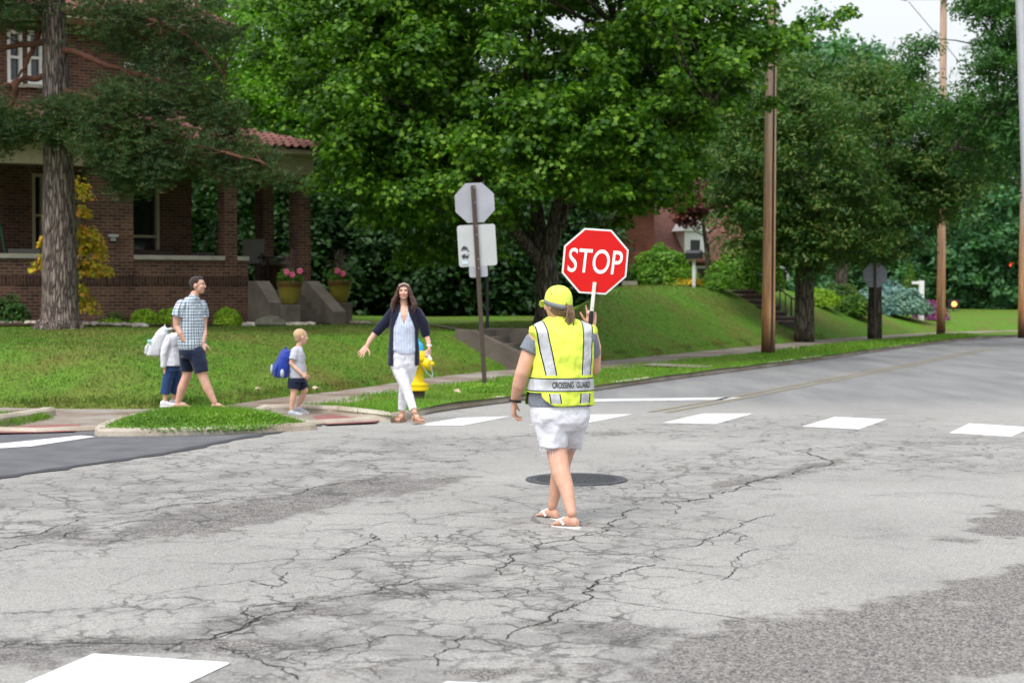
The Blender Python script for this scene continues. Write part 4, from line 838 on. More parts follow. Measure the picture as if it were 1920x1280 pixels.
# porch things
def hw3(x,y,z): q=hw(x,y); return (q[0],q[1],z)
PF=1.62
def hthing(name,loc,label,cat,group=None,rz=0): return empty(name,hw3(*loc),label,cat,group,rz=R(32)+rz)
t=hthing('planter_box',(planex(278,.9),.9,2.36-.0),'dark brown rectangular planter box standing on the porch behind the wall cap','planter')
m=MB(); m.loft([((0,0,-.74),(.52,0,0),(0,.16,0),12),((0,0,0.10),(.58,0,0),(0,.19,0),12),((0,0,.14),(.60,0,0),(0,.21,0),12)],24,12); m.build('box',MT['wicker'],t)
m=MB(); 
for i in range(6): m.tube([(-.3+.12*i,0,.1),(-.32+.12*i,.0,.22),(-.28+.12*i,0,.3)],[.008,.006,.003],5)
m.build('stem',MT['bark'],t)
def armchair(loc,rz,label,group,mat):
    t=hthing('porch_armchair',loc,label,'armchair',group,rz)
    MB().box((0,0,.38),(.3,.3,.07)).build('seat',mat,t,bevel=.03)
    m=MB(); m.loft([((0,.28,.3),(.32,0,0),(0,.05,0),5),((0,.33,.62),(.36,0,0),(0,.05,0),5),((0,.37,.86),(.33,0,0),(0,.045,0),5)],20); m.build('backrest',mat,t)
    for s in(-1,1):
        m=MB(); m.tube([(s*.33,-.27,.3),(s*.35,-.27,.6),(s*.35,.3,.64)],.04,8); m.build('arm',mat,t)
        for yy in(-.26,.26): MB().tube([(s*.28,yy,.33),(s*.3,yy,0)],.025,8).build('leg',MT['black_metal'],t)
armchair((planex(362,1.6),1.6,PF),R(-60),'grey woven armchair seen between brick planter and slim column','woven armchairs on the porch',MT['grey_weave'])
armchair((planex(50,1.0),1.0,PF),R(160),'light grey woven chair behind the wall cap at the far left','woven armchairs on the porch',MT['grey_weave'])
t=hthing('bistro_chair',(.45,.9,PF),'tall grey backed metal patio chair at the top of the steps','chair',rz=R(-35))
MB().box((0,0,.62),(.25,.24,.035)).build('seat',MT['grey_weave'],t,bevel=.02)
m=MB(); m.loft([((0,.24,.66),(.25,0,0),(0,.015,0),8),((0,.32,1.18),(.27,0,0),(0,.015,0),8)],20); m.build('backrest',MT['grey_weave'],t)
for s in(-1,1):
    MB().tube([(s*.26,.24,.62),(s*.28,.0,.86),(s*.28,-.2,.84),(s*.27,-.22,.6)],.016,8).build('arm',MT['black_metal'],t)
    for yy in(-.22,.22): MB().tube([(s*.22,yy,.6),(s*.26,yy*1.2,0)],.016,8).build('leg',MT['black_metal'],t)
t=hthing('bistro_table',(1.0,1.2,PF),'round dark metal patio table beside the tall grey chair','table')
MB().lathe([(.36,.72),(.38,.735),(.38,.75),(.36,.765)],n=28).build('tabletop',MT['black_metal'],t)
m=MB(); m.lathe([(.25,0),(.24,.03),(.04,.06),(.03,.70)],n=16); m.build('pedestal',MT['black_metal'],t)
t=hthing('garden_rake',(planex(4,1.2),1.2,PF),'thin green handled tool leaning on the porch at the left edge','garden tool')
MB().tube([(.22,0,.0),(0,.2,1.5)],.014,8).build('handle',plain('green_handle',(.02,.2,.12)),t); MB().box((.23,0,.02),(.15,.02,.02)).build('head',MT['black_metal'],t)
def flowerpot(x,y,D,h,label,scale=1.):
    q=pd(x,y,D); t=empty('flower_pot',(q[0],q[1],q[2]),label,'flower pot','yellow glazed flower pots at the porch stairs')
    g=NT('glazed_pot'); zz=g.n('SeparateXYZ'); g.l(g.obj(),zz.inputs[0]); gm=g.done(g.mix(g.ramp(g.math('ADD',zz.outputs[2],g.math('MULTIPLY',g.noise(6),.08)),[(.40,0.),(.44,1.)]),(.22,.18,.03),(.12,.07,.02)),.25,.5)
    m=MB(); m.lathe([(.13,0),(.16,.02),(.23,.2),(.265,.4),(.285,.43),(.285,.52),(.25,.52),(.24,.44)],n=28); m.build('pot',gm,t,True)
    n=900; v=rng.normal(0,1,(n,3)); v/=np.linalg.norm(v,axis=1)[:,None]; v[:,2]=np.abs(v[:,2])*1.2; pos=v*np.array([.32,.3,.28])*rng.uniform(.4,1,(n,1))+[0,0,.5]; pos[:,0]+=np.where(rng.random(n)<.15,rng.normal(0,.1,n),0)
    link(leafmesh('foliage',pos,v+rng.normal(0,.4,(n,3)),.075,'oval',MT['L_maple']),'foliage',t)
    m=MB()
    for i in range(26):
        a=rng.uniform(0,6.28); r=rng.uniform(.15,.42); hh=rng.uniform(.3,.75); m.tube([(0,0,.5),(math.cos(a)*r*.35,math.sin(a)*r*.35,.5+hh),(math.cos(a)*r,math.sin(a)*r,.5+hh*rng.uniform(.5,1.))],[.008,.006,.003],4)
    m.build('grass_plume',plain('plume',(.12,.07,.07),.7),t)
    for i,(a,b,c) in enumerate([(-.02,-.3,.72),(.10,-.26,.66),(.26,-.2,.74)][:3 if D<36.5 else 2]):
        m=MB()
        for k in range(5): m.ell((a+.04*math.cos(k*1.26),b,c+.04*math.sin(k*1.26)),(.035,.02,.035),n=8,m=5)
        m.build('flower',MT['pink'],t)
    return q
def pedestal(x,y,D,w,zt,label):
    q=pd(x,y,D)[:2]; zb=hl(*q)-.05; o=MB().box((0,0,(zt-zb)/2),(w,w,(zt-zb)/2)).build('stone_pedestal',MT['concrete'],None,loc=(q[0],q[1],zb),bevel=.02); o.rotation_euler=(0,0,R(32)); return tag(o,label,'pedestal','square concrete pedestals under the pots')
q=flowerpot(543,571,35.6,0,'yellow pot with pink flowers and plumes in front of the brick column'); pedestal(543,571,35.6,.19,q[2]-.002,'square concrete pedestal under the pot in front of the brick column')
q=flowerpot(637,567,37.,0,'yellow pot with pink flowers standing clear to the right of the porch'); pedestal(637,567,37.,.22,q[2]-.002,'square concrete pedestal under the pot to the right of the porch')
# rock and white stones
def rockmesh(m,c,r,sd):
    g=np.random.default_rng(sd); n0=len(m.v); m.ell((0,0,0),(1,1,1),n=9,m=6); v=m.v[-1]; v*= (1+g.normal(0,.13,len(v)))[:,None]; m.v[-1]=v*np.array(r)+np.array(c)
m=MB(); rockmesh(m,(0,0,.05),(.36,.2,.16),3); q=gp(507,604,34.6); o=m.build('rock',plain('grey_rock',(.12,.115,.085),.9,.3,6,.6,20,.02),None,loc=q,smooth=True); tag(o,'low grey mossy rock in the bed before the cone shrub','rock')
def stones(pts,n,label):
    m=MB()
    for i in range(n):
        t=rng.random(); k=rng.integers(0,len(pts)-1); a,b=pts[k],pts[k+1]; x=a[0]*(1-t)+b[0]*t; y=a[1]*(1-t)+b[1]*t+rng.normal(0,2.2); q=gp(x,y,a[2]*(1-t)+b[2]*t+rng.normal(0,.15)); r=rng.uniform(.035,.08)
        rockmesh(m,(q[0],q[1],q[2]+r*.4),(r,r*.8,r*.6),i)
    mt=NT('white_stones'); g=mt.n('NewGeometry'); mm=mt.done(mt.ramp(g.outputs['Random Per Island'],[(0,(.25,.2,.15)),(.5,(.42,.37,.3)),(1,(.6,.57,.52))]),.8)
    o=m.build('stones',mm,None,smooth=True); o['kind']='stuff'; o['label']=label
stones([(-20,611,33),(70,612,33)],110,'white stones edging the bed left of the pine'); stones([(155,613,32.8),(215,611,33.2),(275,617,33.2)],170,'white stones edging the bed right of the pine')
stones([(455,597,35),(482,597,35)],40,'white stones by the concrete stair wall'); stones([(535,599,34.8),(590,597,35.4)],70,'white stones in front of the pots'); stones([(655,590,37),(690,593,37.4)],50,'white stones right of the second pot')
# ---------------------------------------------------------------- concrete garden stairs in the bank
st=empty('garden_stairs',(ST_TOP[0],ST_TOP[1],0),'short concrete stairs cut into the grass bank behind the sign post','stairs')
def sw(a,b): q=ST_DIR*a+ST_N*b; return q[0],q[1]
zt=hl(*(ST_TOP-ST_DIR*.6))+.03
for b,zz in((.70,0),(-.70,0)):
    m=MB(); v=[]
    prof=[(-.25,-.1),(-.25,zt+.03),(.10,zt+.03),(1.5,.24),(1.62,.2),(1.62,-.1)] if b>0 else [(-.25,-.1),(-.25,zt+.03),(.75,zt+.03),(1.5,.4),(1.62,.3),(1.62,-.1)]
    for bb in(b-.09,b+.09):
        for a,z in prof: x,y=sw(a,bb); v.append((x,y,z))
    k=len(prof); m.add(v,[tuple(range(k)),tuple(range(k,2*k))]+[(i,(i+1)%k,k+(i+1)%k,k+i) for i in range(k)]); m.build('cheek_wall',plain('dark_stair_concrete',(.10,.082,.066),.85,.3,3,.4,30,.005),st,bevel=.01)
n=5; rise=(zt-.12)/n
for i in range(n):
    x,y=sw(.13+.29*i,0); z1=zt-rise*(i+1)
    m=MB(); m.box((x,y,(z1-.2)/2),(.142,.605,(z1+.2)/2),rz=math.atan2(ST_DIR[1],ST_DIR[0])); m.build('step',MT['concrete'],st)
x,y=sw(-.11,0); MB().box((x,y,(zt-.1)/2),(.09,.605,(zt+.1)/2+.01),rz=math.atan2(ST_DIR[1],ST_DIR[0])).build('back_wall',MT['concrete'],st)
# railed steps on the right bank
A=pd(1342,541,52); Bq=np.array([*pd(1486,632,49.3)[:2]]); A2=A[:2]; dv=Bq-A2; Ld=np.hypot(*dv); dv/=Ld; nv=np.array([dv[1],-dv[0]])
rs=empty('railed_steps',(A2[0],A2[1],0),'concrete steps with a thin black railing climbing the right bank','steps')
zA,zB=hl(*A2),hl(*Bq)
ns=10
for i in range(ns):
    a=Ld*(i+.5)/ns; p=dv*a; z=max(zA+(zB-zA)*(i/ns),hl(*(A2+p)))+.12; MB().box((p[0],p[1],z-.19),(Ld/ns/2*.9,.48,.15),rz=math.atan2(dv[1],dv[0])).build('riser',MT['rust'],MB().box((p[0]+dv[0]*.03,p[1]+dv[1]*.03,z-.015),(Ld/ns/2,.52,.025),rz=math.atan2(dv[1],dv[0])).build('step',MT['walk'],rs))
ra=empty('railing_frame'); bpy.data.objects.remove(ra)
m=MB(); m2=MB()
for i in range(15):
    a=Ld*i/14; p=dv*a-nv*.45; z=hl(*(A2+p)); (m2 if i%4 else m).tube([(p[0],p[1],z-.05),(p[0],p[1],z+.85)],.018 if i%4 else .028,6)
P=[(*(dv*(Ld*i/14)-nv*.45),hl(*(A2+dv*(Ld*i/14)-nv*.45))+.85) for i in range(15)]; m.tube(P,.025,6)
m.build('handrail',MT['black_metal'],rs); m2.build('baluster',MT['black_metal'],rs)
# ---------------------------------------------------------------- red brick house on the right
D=62.; c=pd(1235,470,D); RH=empty('red_brick_house',(c[0],D,1.8),'red brick house with white windows glimpsed past the bright bush','house',rz=R(18))
def rb(name,x0,x1,y0,y1,z0,z1,mat,parent=RH,uv=False): return MB().box(((x0+x1)/2,(y0+y1)/2,(z0+z1)/2),((x1-x0)/2,(y1-y0)/2,(z1-z0)/2)).build(name,mat,parent,uv=uv)
rb('wall',-3.4,-.7,-1.2,4,-1.5,4.6,MT['redbrick'],uv=True); rb('wall',-.7,3.6,0,4,-1.5,1.0,MT['redbrick'],uv=True)
m=MB(); m.add([(-3.6,-1.4,4.6),(-.5,-1.4,4.6),(-.5,4,4.6),(-3.6,4,4.6),(-2.05,-1.4,6.6),(-2.05,4,6.6)],[(0,1,2,3),(0,1,4),(2,3,5),(1,2,5,4),(0,3,5,4)]); m.build('gable_roof',MT['tile'],RH)
m=MB(); m.add([(-.69,-.5,.95),(4.0,-.5,.95),(4.0,2.2,3.3),(-.69,2.2,3.3),(-.69,-.5,.88),(4.0,-.5,.88),(4.0,2.2,3.2),(-.69,2.2,3.2)],[(0,1,2,3),(4,7,6,5),(0,4,5,1),(1,5,6,2),(2,6,7,3),(3,7,4,0)]); m.build('low_roof',plain('brown_shingle',(.16,.07,.05),.85,.3,6),RH)
rb('downpipe',-.68,-.56,-.12,-.004,-1.2,4.5,MT['white']); 
for x in(-.3,1.5,2.5): 
    f=rb('window',x,x+.7,-.06,.02,-.6,.75,MT['white']); rb('pane',x+.1,x+.6,-.075,-.061,-.5,.65,MT['glass'],f)
dm=rb('dormer',1.0,1.9,-.2,1.6,1.05,2.1,MT['white']); rb('pane',1.25,1.65,-.215,-.201,1.25,1.75,MT['glass'],dm)
m=MB(); m.add([(.9,-.3,2.1),(2.0,-.3,2.1),(2.0,1.6,2.1),(.9,1.6,2.1),(1.45,-.3,2.6),(1.45,1.6,2.6)],[(0,1,2,3),(0,1,4),(2,3,5),(1,2,5,4),(0,3,5,4)]); m.build('dormer_roof',MT['white'],RH)
# pale house glimpsed through the trees on the left
q=pd(455,245,62); t=empty('far_house',(q[0],62,hl(q[0],62)),'pale sided house glimpsed through leaves above the porch roof','house')
MB().box((0,0,3.5),(3,2,3.5)).build('wall',MT['white'],t); m=MB(); m.add([(-3.2,-2.2,7),(3.2,-2.2,7),(3.2,2.2,7),(-3.2,2.2,7),(0,-2.2,8.8),(0,2.2,8.8)],[(0,1,2,3),(0,1,4),(2,3,5),(1,2,5,4),(0,3,5,4)]); m.build('roof',MT['concrete'],t)
# ---------------------------------------------------------------- poles, signs, hydrant, mailbox, manhole
gpole='brown wooden utility poles along the verge'
def upole(x,yb,D,r,h,label,lean=0,arm=False):
    q=pd(x,yb,D); t=empty('utility_pole',(q[0],q[1],.1),label,'utility pole',gpole)
    m=MB(); P=[(lean*k/8,0,-.1+h*k/8) for k in range(9)]; m.tube(P,np.linspace(r,r*.72,9)*(1+rng.normal(0,.01,9)),20); m.build('post',MT['pole'],t,'all')
    return t,q
t,q=upole(1440,660,38.,.165,8.6,'nearest wooden utility pole with a dark vertical cable guard',.05)
MB().tube([(.07,-.165,0),(.10,-.135,8.4)],.022,8).build('cable_guard',plain('cable_guard',(.06,.035,.03),.6,.3,5,stretch=(3,3,.3)),t)
t,q=upole(1764,626,54.7,.15,12.6,'farther wooden utility pole with a crossarm at its top')
MB().box((-.55,-.2,11.38),(.95,.05,.06)).build('crossarm',MT['black_metal'],t)
for x in(-1.35,-.75,.2): MB().lathe([(.03,11.43),(.05,11.5),(.05,11.56),(.02,11.6)],(x,-.2,0),10).build('insulator',MT['steel'],t)
upole(1918,629,53.5,.17,6.2,'wooden pole cut off by the right edge of the view below the grey mast')
t=empty('guy_wire'); bpy.data.objects.remove(t)
def wire(name,a,b,r,label,sag=.3,cat='wire',group=None):
    a,b=np.array(a),np.array(b); P=[a*(1-s)+b*s-np.array([0,0,sag*4*s*(1-s)]) for s in np.linspace(0,1,14)]; o=MB().tube(P,r,5).build(name,MT['black_metal']); return tag(o,label,cat,group)
wire('guy_wire',pd(1704,4,54.5),pd(1800,118,56),.012,'thin wire slanting down from the crossarm against the pale sky',0)
wire('overhead_cable',pd(1700,2,54.5),pd(1380,-160,38),.014,'overhead cable leaving the crossarm to the upper left')
wire('overhead_cable',pd(1770,508,92),pd(1960,502,88),.03,'far low cable carrying the red traffic light',.1); 
t=empty('traffic_light',pd(1895,505,88),'distant hanging traffic light showing red at the right edge','traffic light'); MB().box((0,0,0),(.18,.15,.45)).build('housing',MT['black_metal'],t,bevel=.03)
def emis(name,col,s):
    m=NT(name); m.b.inputs['Emission Color'].default_value=(*col,1); m.b.inputs['Emission Strength'].default_value=s; return m.done(col,.4)
MB().lathe([(.11,0),(.11,.02),(.08,.04)],(0,-.15,.25),14,axis=(0,-1,0)).build('red_lamp',emis('red_lamp',(1,.05,.02),3),t)
for yy,nm in((570,'upper'),(591,'lower')):
    q=pd(1789,yy,80); t=empty('signal_light',q,nm+' of the two small amber lights glowing in front of the far trees','signal light'); MB().box((0,.12,0),(.28,.1,.22)).build('housing',MT['black_metal'],t,bevel=.03); MB().lathe([(.13,0),(.13,.02),(.08,.05)],(0,0,0),14,axis=(0,-1,0)).build('amber_lamp',emis('amber_'+nm,(1,.25,.06),3.5),t)
    MB().tube([(0,.15,-.2),(0,.15,-q[2]+.0)],.03,6).build('post',MT['black_metal'],t) if nm=='lower' else MB().tube([(0,.15,-.2),(0,.15,-.55)],.03,6).build('bracket',MT['black_metal'],t)
# grey mast at the right edge
t=empty('street_lamp',(*pd(1951,700,31)[:2],.1),'smooth light grey metal mast leaning at the right edge','street lamp')
a=pd(1937,640,31); b=pd(1912,-60,31); o3=np.array([*pd(1951,700,31)[:2],.1]); base=pd(1940,686,31); m=MB(); m.tube([np.array([base[0],base[1],.1])-o3,a-o3,b-o3,pd(1905,-260,31)-o3],[.13,.12,.10,.09],16); m.build('mast',MT['steel'],t,'all')
m=MB(); m.tube([pd(1905,-260,31)-o3,pd(1860,-300,31)-o3,pd(1780,-305,30.5)-o3],[.05,.045,.04],8); m.build('arm',MT['steel'],t); MB().box(pd(1760,-303,30.5)-o3,(.35,.15,.07)).build('lamp_head',MT['steel'],t,bevel=.03)
# dark slim lamp post behind the sign
q=gp(914,606,33.4); t=empty('garden_lamp_post',q,'slim dark lamp post rising behind the back of the stop sign','lamp post'); MB().tube([(0,0,-.05),(-.03,0,4.2)],.035,10).build('post',MT['black_metal'],t); MB().lathe([(.1,4.2),(.14,4.25),(.17,4.5),(.05,4.6)],(-.03,0,0),12).build('lantern',MT['black_metal'],t)
def octagon(m,c,r,th,right,up,mi=0):
    c,right,up=[np.array(q,float) for q in(c,right,up)]; nr=np.cross(right,up); v=[]
    for s in(-1,1):
        for k in range(8): a=math.pi/8+k*math.pi/4; v.append(c+r*(math.cos(a)*right+math.sin(a)*up)+nr*th*s)
    return m.add(v,[tuple(range(8))[::-1],tuple(range(8,16))]+[(i,(i+1)%8,8+(i+1)%8,8+i) for i in range(8)],mi)
def plate(m,c,w_,h_,th,right,up,rc=.04,mi=0):
    c,right,up=[np.array(q,float) for q in(c,right,up)]; nr=np.cross(right,up); ring=[]
    for sx,sy,a0 in((1,1,0),(-1,1,90),(-1,-1,180),(1,-1,270)):
        for k in range(5): a=R(a0+k*22.5); ring.append((sx*(w_-rc)+rc*math.cos(a),sy*(h_-rc)+rc*math.sin(a)))
    n=len(ring); v=[c+x*right+y*up+nr*th*s for s in(-1,1) for x,y in ring]; return m.add(v,[tuple(range(n))[::-1],tuple(range(n,2*n))]+[(i,(i+1)%n,n+(i+1)%n,n+i) for i in range(n)],mi)
def signpost(x,yb,D,top,cx,r,label,rectw=None,yaw=8,dark=False):
    q=pd(x,yb,D); b=np.array([q[0],q[1],.12]); t=empty('stop_sign_post',b,label,'road sign')
    T=pd(*top,D)-b; up=T/np.linalg.norm(T); right=np.array([math.cos(R(yaw)),math.sin(R(yaw)),0]); right-=up*np.dot(right,up); right/=np.linalg.norm(right); nr=np.cross(right,up)
    m=MB(); m.loft([(-up*.1,right*.034,nr*.02,8),(T,right*.034,nr*.02,8)],12); m.build('post',MT['rust'],t)
    return t,b,T,up,right,nr
t,b,T,up,right,nr=signpost(909,726,24.3,(887,348),0,0,'leaning brown post carrying the grey backs of an octagon and two plates')
D=24.3; off=-nr*.028 if nr[1]<0 else nr*.028
off=np.array([0,.03,0])
o=MB(); octagon(o,pd(890,380,D)-b+off,.325,.002,right,up); s1=o.build('octagon_sign',MT['signback'],t)
o=MB(); plate(o,pd(894.5,460,D)-b+off,.292,.315,.002,right,up); s2=o.build('square_sign',plain('pale_sign_back',(.45,.46,.46),.5,.08,3,.05),t)
o=MB(); plate(o,pd(897,509,D)-b+off,.142,.085,.002,right,up,.03); o.build('small_sign',MT['signback'],t)
o=MB(); o.loft([(pd(872,474,D)-b+[0,-.006,0],right*.062,up*.105),(pd(872,474,D)-b+[0,.0,0],right*.062,up*.105)],20)
stk=NT('sticker'); gs=stk.noise(14,3,stk.obj(),.6); o.build('sticker',stk.done(stk.ramp(gs,[(.46,(.04,.04,.045)),(.54,(.5,.5,.52))]),.4),s2)
o=MB(); plate(o,pd(872,492,D)-b+[0,-.0085,0],.045,.03,.001,right,up,.008); o.build('sticker',plain('pale_sticker',(.5,.62,.66)),s2)
for y in(352,380,424,440,486,503): 
    p=pd(889+(y-348)*.058,y,D)-b; MB().ell(p+[0,-.022,0],(.009,.006,.009),n=8,m=5).build('bolt',MT['steel'],t)
t,b,T,up,right,nr=signpost(1641,638,49,(1641,492),0,0,'dark post with the grey back of an octagonal sign before the farther oak',yaw=3)
o=MB(); octagon(o,pd(1641,516,49)-b+[0,.03,0],.40,.002,right,up); o.build('octagon_sign',plain('dim_sign_back',(.22,.23,.26),.5),t)
# fire hydrant
q=pd(783,741,22.2); t=empty('fire_hydrant',(q[0],q[1],.15),'yellow fire hydrant with a blue top behind the walking woman','fire hydrant')
YE=plain('hydrant_yellow',(.75,.52,.005),.35,.1,5,.1); BL=plain('hydrant_blue',(.03,.35,.6),.35,.08)
m=MB(); m.lathe([(.10,-.1),(.10,.05),(.085,.06)],n=20); m.build('base',MT['rust'],t,True)
m=MB(); m.lathe([(.155,.05),(.155,.085),(.15,.09),(.15,.11),(.155,.115),(.155,.14),(.10,.155),(.088,.20),(.086,.40),(.10,.43),(.105,.46),(.13,.47),(.13,.50),(.12,.51)],n=24); m.build('barrel',YE,t,True)
m=MB(); m.lathe([(.122,.505),(.122,.53),(.115,.55),(.10,.58),(.09,.60)],n=24); m.build('bonnet_flange',YE,t,True)
m=MB(); m.lathe([(.088,.60),(.085,.66),(.06,.71),(.03,.73),(.03,.76),(.026,.775)],n=20); m.build('bonnet',BL,t,True)
for ax,L,r in(((1,-.35,0),.16,.075),((-1,.1,0),.14,.055),((-.2,-1,0),.13,.055)):
    a=Vector(ax).normalized(); m=MB(); m.lathe([(r*.9,.06),(r*.9,L-.04),(r*1.18,L-.035),(r*1.18,L+.03),(r*.8,L+.045),(.028,L+.05),(.026,L+.085)],(0,0,.42),20,axis=a); m.build('nozzle_cap',YE,t,True)
m=MB(); 
for i in range(30):
    s=i/29; x=.19*(1-s)+.08*s; y=-.12; z=.40-.02*s-.24*4*s*(1-s)*.6; x+=.07*math.sin(s*3.14)
    m.tube([(x-.006,y,z),(x+.006,y,z+.004),(x+.004,y+.004,z-.012)],.006,5)
m.build('chain',MT['steel'],t)
# mailbox
q=gp(1301,533,49.5); t=empty('mailbox',q,'black mailbox on a white post at the top of the mound','mailbox')
MB().box((0,0,.42),(.05,.05,.5)).build('post',MT['white'],t,bevel=.01)
m=MB(); L=.24
prof=[(-.13,.84),(.13,.84),(.13,1.0)]+[(.13*math.cos(a),1.0+.10*math.sin(a)) for a in np.linspace(.2,2.94,9)]+[(-.13,1.0)]
k=len(prof); v=[(x*.0+s*L,y,z) for s in(-1,1) for y,z in prof]; m.add(v,[tuple(range(k)),tuple(range(k,2*k))[::-1]]+[(i,(i+1)%k,k+(i+1)%k,k+i) for i in range(k)]); bx=m.build('box',MT['black_metal'],t,bevel=.008); bx.rotation_euler=(0,0,R(-20))
bx.scale=(1.0,1.5,1)
m=MB(); m.box((.1,-.18,.95),(.05,.006,.03)); m.build('flag',MT['rust'],t)
q=gp(1180,527,48); o=MB().box((0,0,.02),(.22,.2,.12)).build('stone_block',MT['walk'],None,loc=q,bevel=.01); tag(o,'pale stone block on the grass right below the stop paddle edge','stone block')
q=gp(1727,603,61); t=empty('white_post',q,'short white garden post beside the purple flowers','post'); MB().box((0,0,.7),(.09,.09,.8)).build('post_body',MT['white'],t); MB().box((-.14,0,1.42),(.22,.04,.05)).build('top_rail',MT['white'],t)
# manhole
q=pd(1080,898.5,0); q=px(1081,899.5,0); t=empty('manhole_cover',(q[0],q[1],0),'round dark iron manhole cover in the cracked road behind the guard','manhole cover')
IR=plain('cast_iron',(.05,.052,.056),.6,.35,25,.3,60,spec=.5)
m=MB(); m.lathe([(.425,.0),(.425,.010),(.395,.016),(.375,.010),(.375,.002)],n=64); m.build('rim',IR,t)
m=MB(); m.lathe([(.372,.0),(.372,.009)],n=64)
for i in range(-7,8):
    for j in range(-7,8):
        x,y=i*.047+(j%2)*.023,j*.047
        if math.hypot(x,y)<.35: m.box((x,y,.010),(.014,.014,.0025),rz=.6)
m.build('lid',IR,t)
# small litter
for (x,y,s,lab) in((857,731,.07,'pale fallen leaf on the grass between hydrant and sign post'),(591,675,.06,'tiny white scrap on the lawn right of the boy'),(483,727,.05,'tiny white scrap low on the bank left of the boy')):
    q=px(x,y,.19) if y>700 else pd(x,y,23.5); z=q[2] if y>700 else hl(*q[:2])+.05
    o=leafmesh('fallen_leaf',np.array([[0,0,0.]]),np.array([[.1,-.4,1]]),s*1.6,'maple',plain('dry_leaf',(.45,.33,.24))); o=link(o,'fallen_leaf',None,(q[0],q[1],z)); tag(o,lab,'leaf')
# ---------------------------------------------------------------- people
def skin(name,c):
    m=NT(name); n=m.noise(22,4,m.obj()); col=m.ramp(n,[(.3,tuple(k*.88 for k in c)),(.7,tuple(min(1,k*1.1) for k in c))]); m.b.inputs['Subsurface Weight'].default_value=.08; m.b.inputs['Subsurface Radius'].default_value=(.02,.008,.004)
    return m.done(col,.5,.35)
SK1=skin('tanned_skin',(.56,.31,.215)); SK2=skin('fair_skin',(.60,.34,.25)); SK3=skin('child_skin',(.62,.37,.27))
def cloth(name,c,rough=.85,var=.1,fold=14,bs=.35):
    m=NT(name); o=m.obj(); n=m.noise(5,4,o); col=m.ramp(n,[(.25,tuple(k*(1-var) for k in c)),(.75,tuple(min(1,k*(1+var)) for k in c))])
    m.bump(m.noise(fold,3,m.mapping(o,(1,1,.55)),.5,.6),bs,.03); m.b.inputs['Sheen Weight'].default_value=.15; return m.done(col,rough,.2)
def v3(*a): return np.array(a,float)
def unit(v): v=np.asarray(v,float); return v/(np.linalg.norm(v)+1e-9)
def fdir(th): return v3(math.sin(R(th)),math.cos(R(th)),0)      # 0 = away from the camera, 90 = right
def rdir(th): return v3(math.cos(R(th)),-math.sin(R(th)),0)
def fuse(mb,name,mats,parent,vox=.007,it=4,tp=None,cut=None,solid=0,disp=0):
    me=mb.mesh(name+'_raw'); fixn(me); o=bpy.data.objects.new('raw',me); C.objects.link(o)
    r=o.modifiers.new('r','REMESH'); r.mode='VOXEL'; r.voxel_size=vox; r.use_smooth_shade=True
    if it: s=o.modifiers.new('s','SMOOTH'); s.factor=.5; s.iterations=it
    if disp:
        tx=bpy.data.textures.new('fold','CLOUDS'); tx.noise_scale=.09; tx.noise_depth=1; d=o.modifiers.new('d','DISPLACE'); d.texture=tx; d.strength=disp; d.mid_level=.5
    dg=bpy.context.evaluated_depsgraph_get(); dg.update(); m=bpy.data.meshes.new_from_object(o.evaluated_get(dg)); bpy.data.objects.remove(o); m.name=name
    if cut is not None:
        bm=bmesh.new(); bm.from_mesh(m); bmesh.ops.delete(bm,geom=[f for f in bm.faces if cut(f.calc_center_median())],context='FACES'); bm.to_mesh(m); bm.free()
    m.materials.clear()
    for q in (mats if isinstance(mats,(list,tuple)) else [mats]): m.materials.append(q)
    m.polygons.foreach_set('use_smooth',np.ones(len(m.polygons),bool))
    if tp:
        c,th=tp; co_=np.empty(len(m.vertices)*3); m.vertices.foreach_get('co',co_); P=co_.reshape(-1,3)-np.array(c)
        T=np.column_stack([P@rdir(th),P@fdir(th),P[:,2]]); a=m.attributes.new('tp','FLOAT_VECTOR','POINT'); a.data.foreach_set('vector',T.astype(np.float32).ravel())
    o=link(m,name,parent)
    if solid: q=o.modifiers.new('solid','SOLIDIFY'); q.thickness=solid; q.offset=1
    return o
def hand(mb,w,f,n,t,s=1.,curl=(25,30,20),spread=0.,curls=None,thumb=(.55,.8,.1),thumb_curl=20):
    f,n=unit(f),unit(n); t=np.asarray(t,float); t=unit(t-f*np.dot(t,f)); n=unit(n-f*np.dot(n,f)-t*np.dot(n,t))
    mb.loft([(w-f*.012*s,t*.025*s,n*.018*s),(w+f*.03*s,t*.036*s,n*.018*s),(w+f*.07*s,t*.042*s,n*.015*s),(w+f*.098*s,t*.040*s,n*.011*s)],14,2.4)
    for i,(L,r) in enumerate(((.072,.0088),(.079,.009),(.073,.0085),(.058,.0075))):
        cu=curls[i] if curls else curl; d=unit(f+t*(.5-i/3.)*spread); p=w+(f*.088+t*(.030-.0205*i)-f*(.006 if i in(0,3) else 0))*s; pts=[p-d*.01*s,p]; a=0
        for k,q in enumerate((.45,.31,.24)):
            a+=R(cu[k]); p=p+(d*math.cos(a)+n*math.sin(a))*L*q*s; pts.append(p)
        mb.tube(pts,np.array([r*1.05,r*1.08,r,r*.92,r*.72])*s,8); mb.ell(pts[-1],(r*.8*s,)*3,n=8,m=5)
    d=unit(f*thumb[0]+t*thumb[1]+n*thumb[2]); p=w+(f*.022+t*.022)*s; q=p+d*.05*s; d2=unit(d+f*.9*math.cos(R(thumb_curl))+n*math.sin(R(thumb_curl))); e=q+d2*.028*s; g=e+d2*.022*s
    mb.tube([p-d*.008*s,p+d*.02*s,q,e,g],np.array([.014,.0135,.0105,.0095,.007])*s,8); mb.ell(g,(.0078*s,)*3,n=8,m=5)
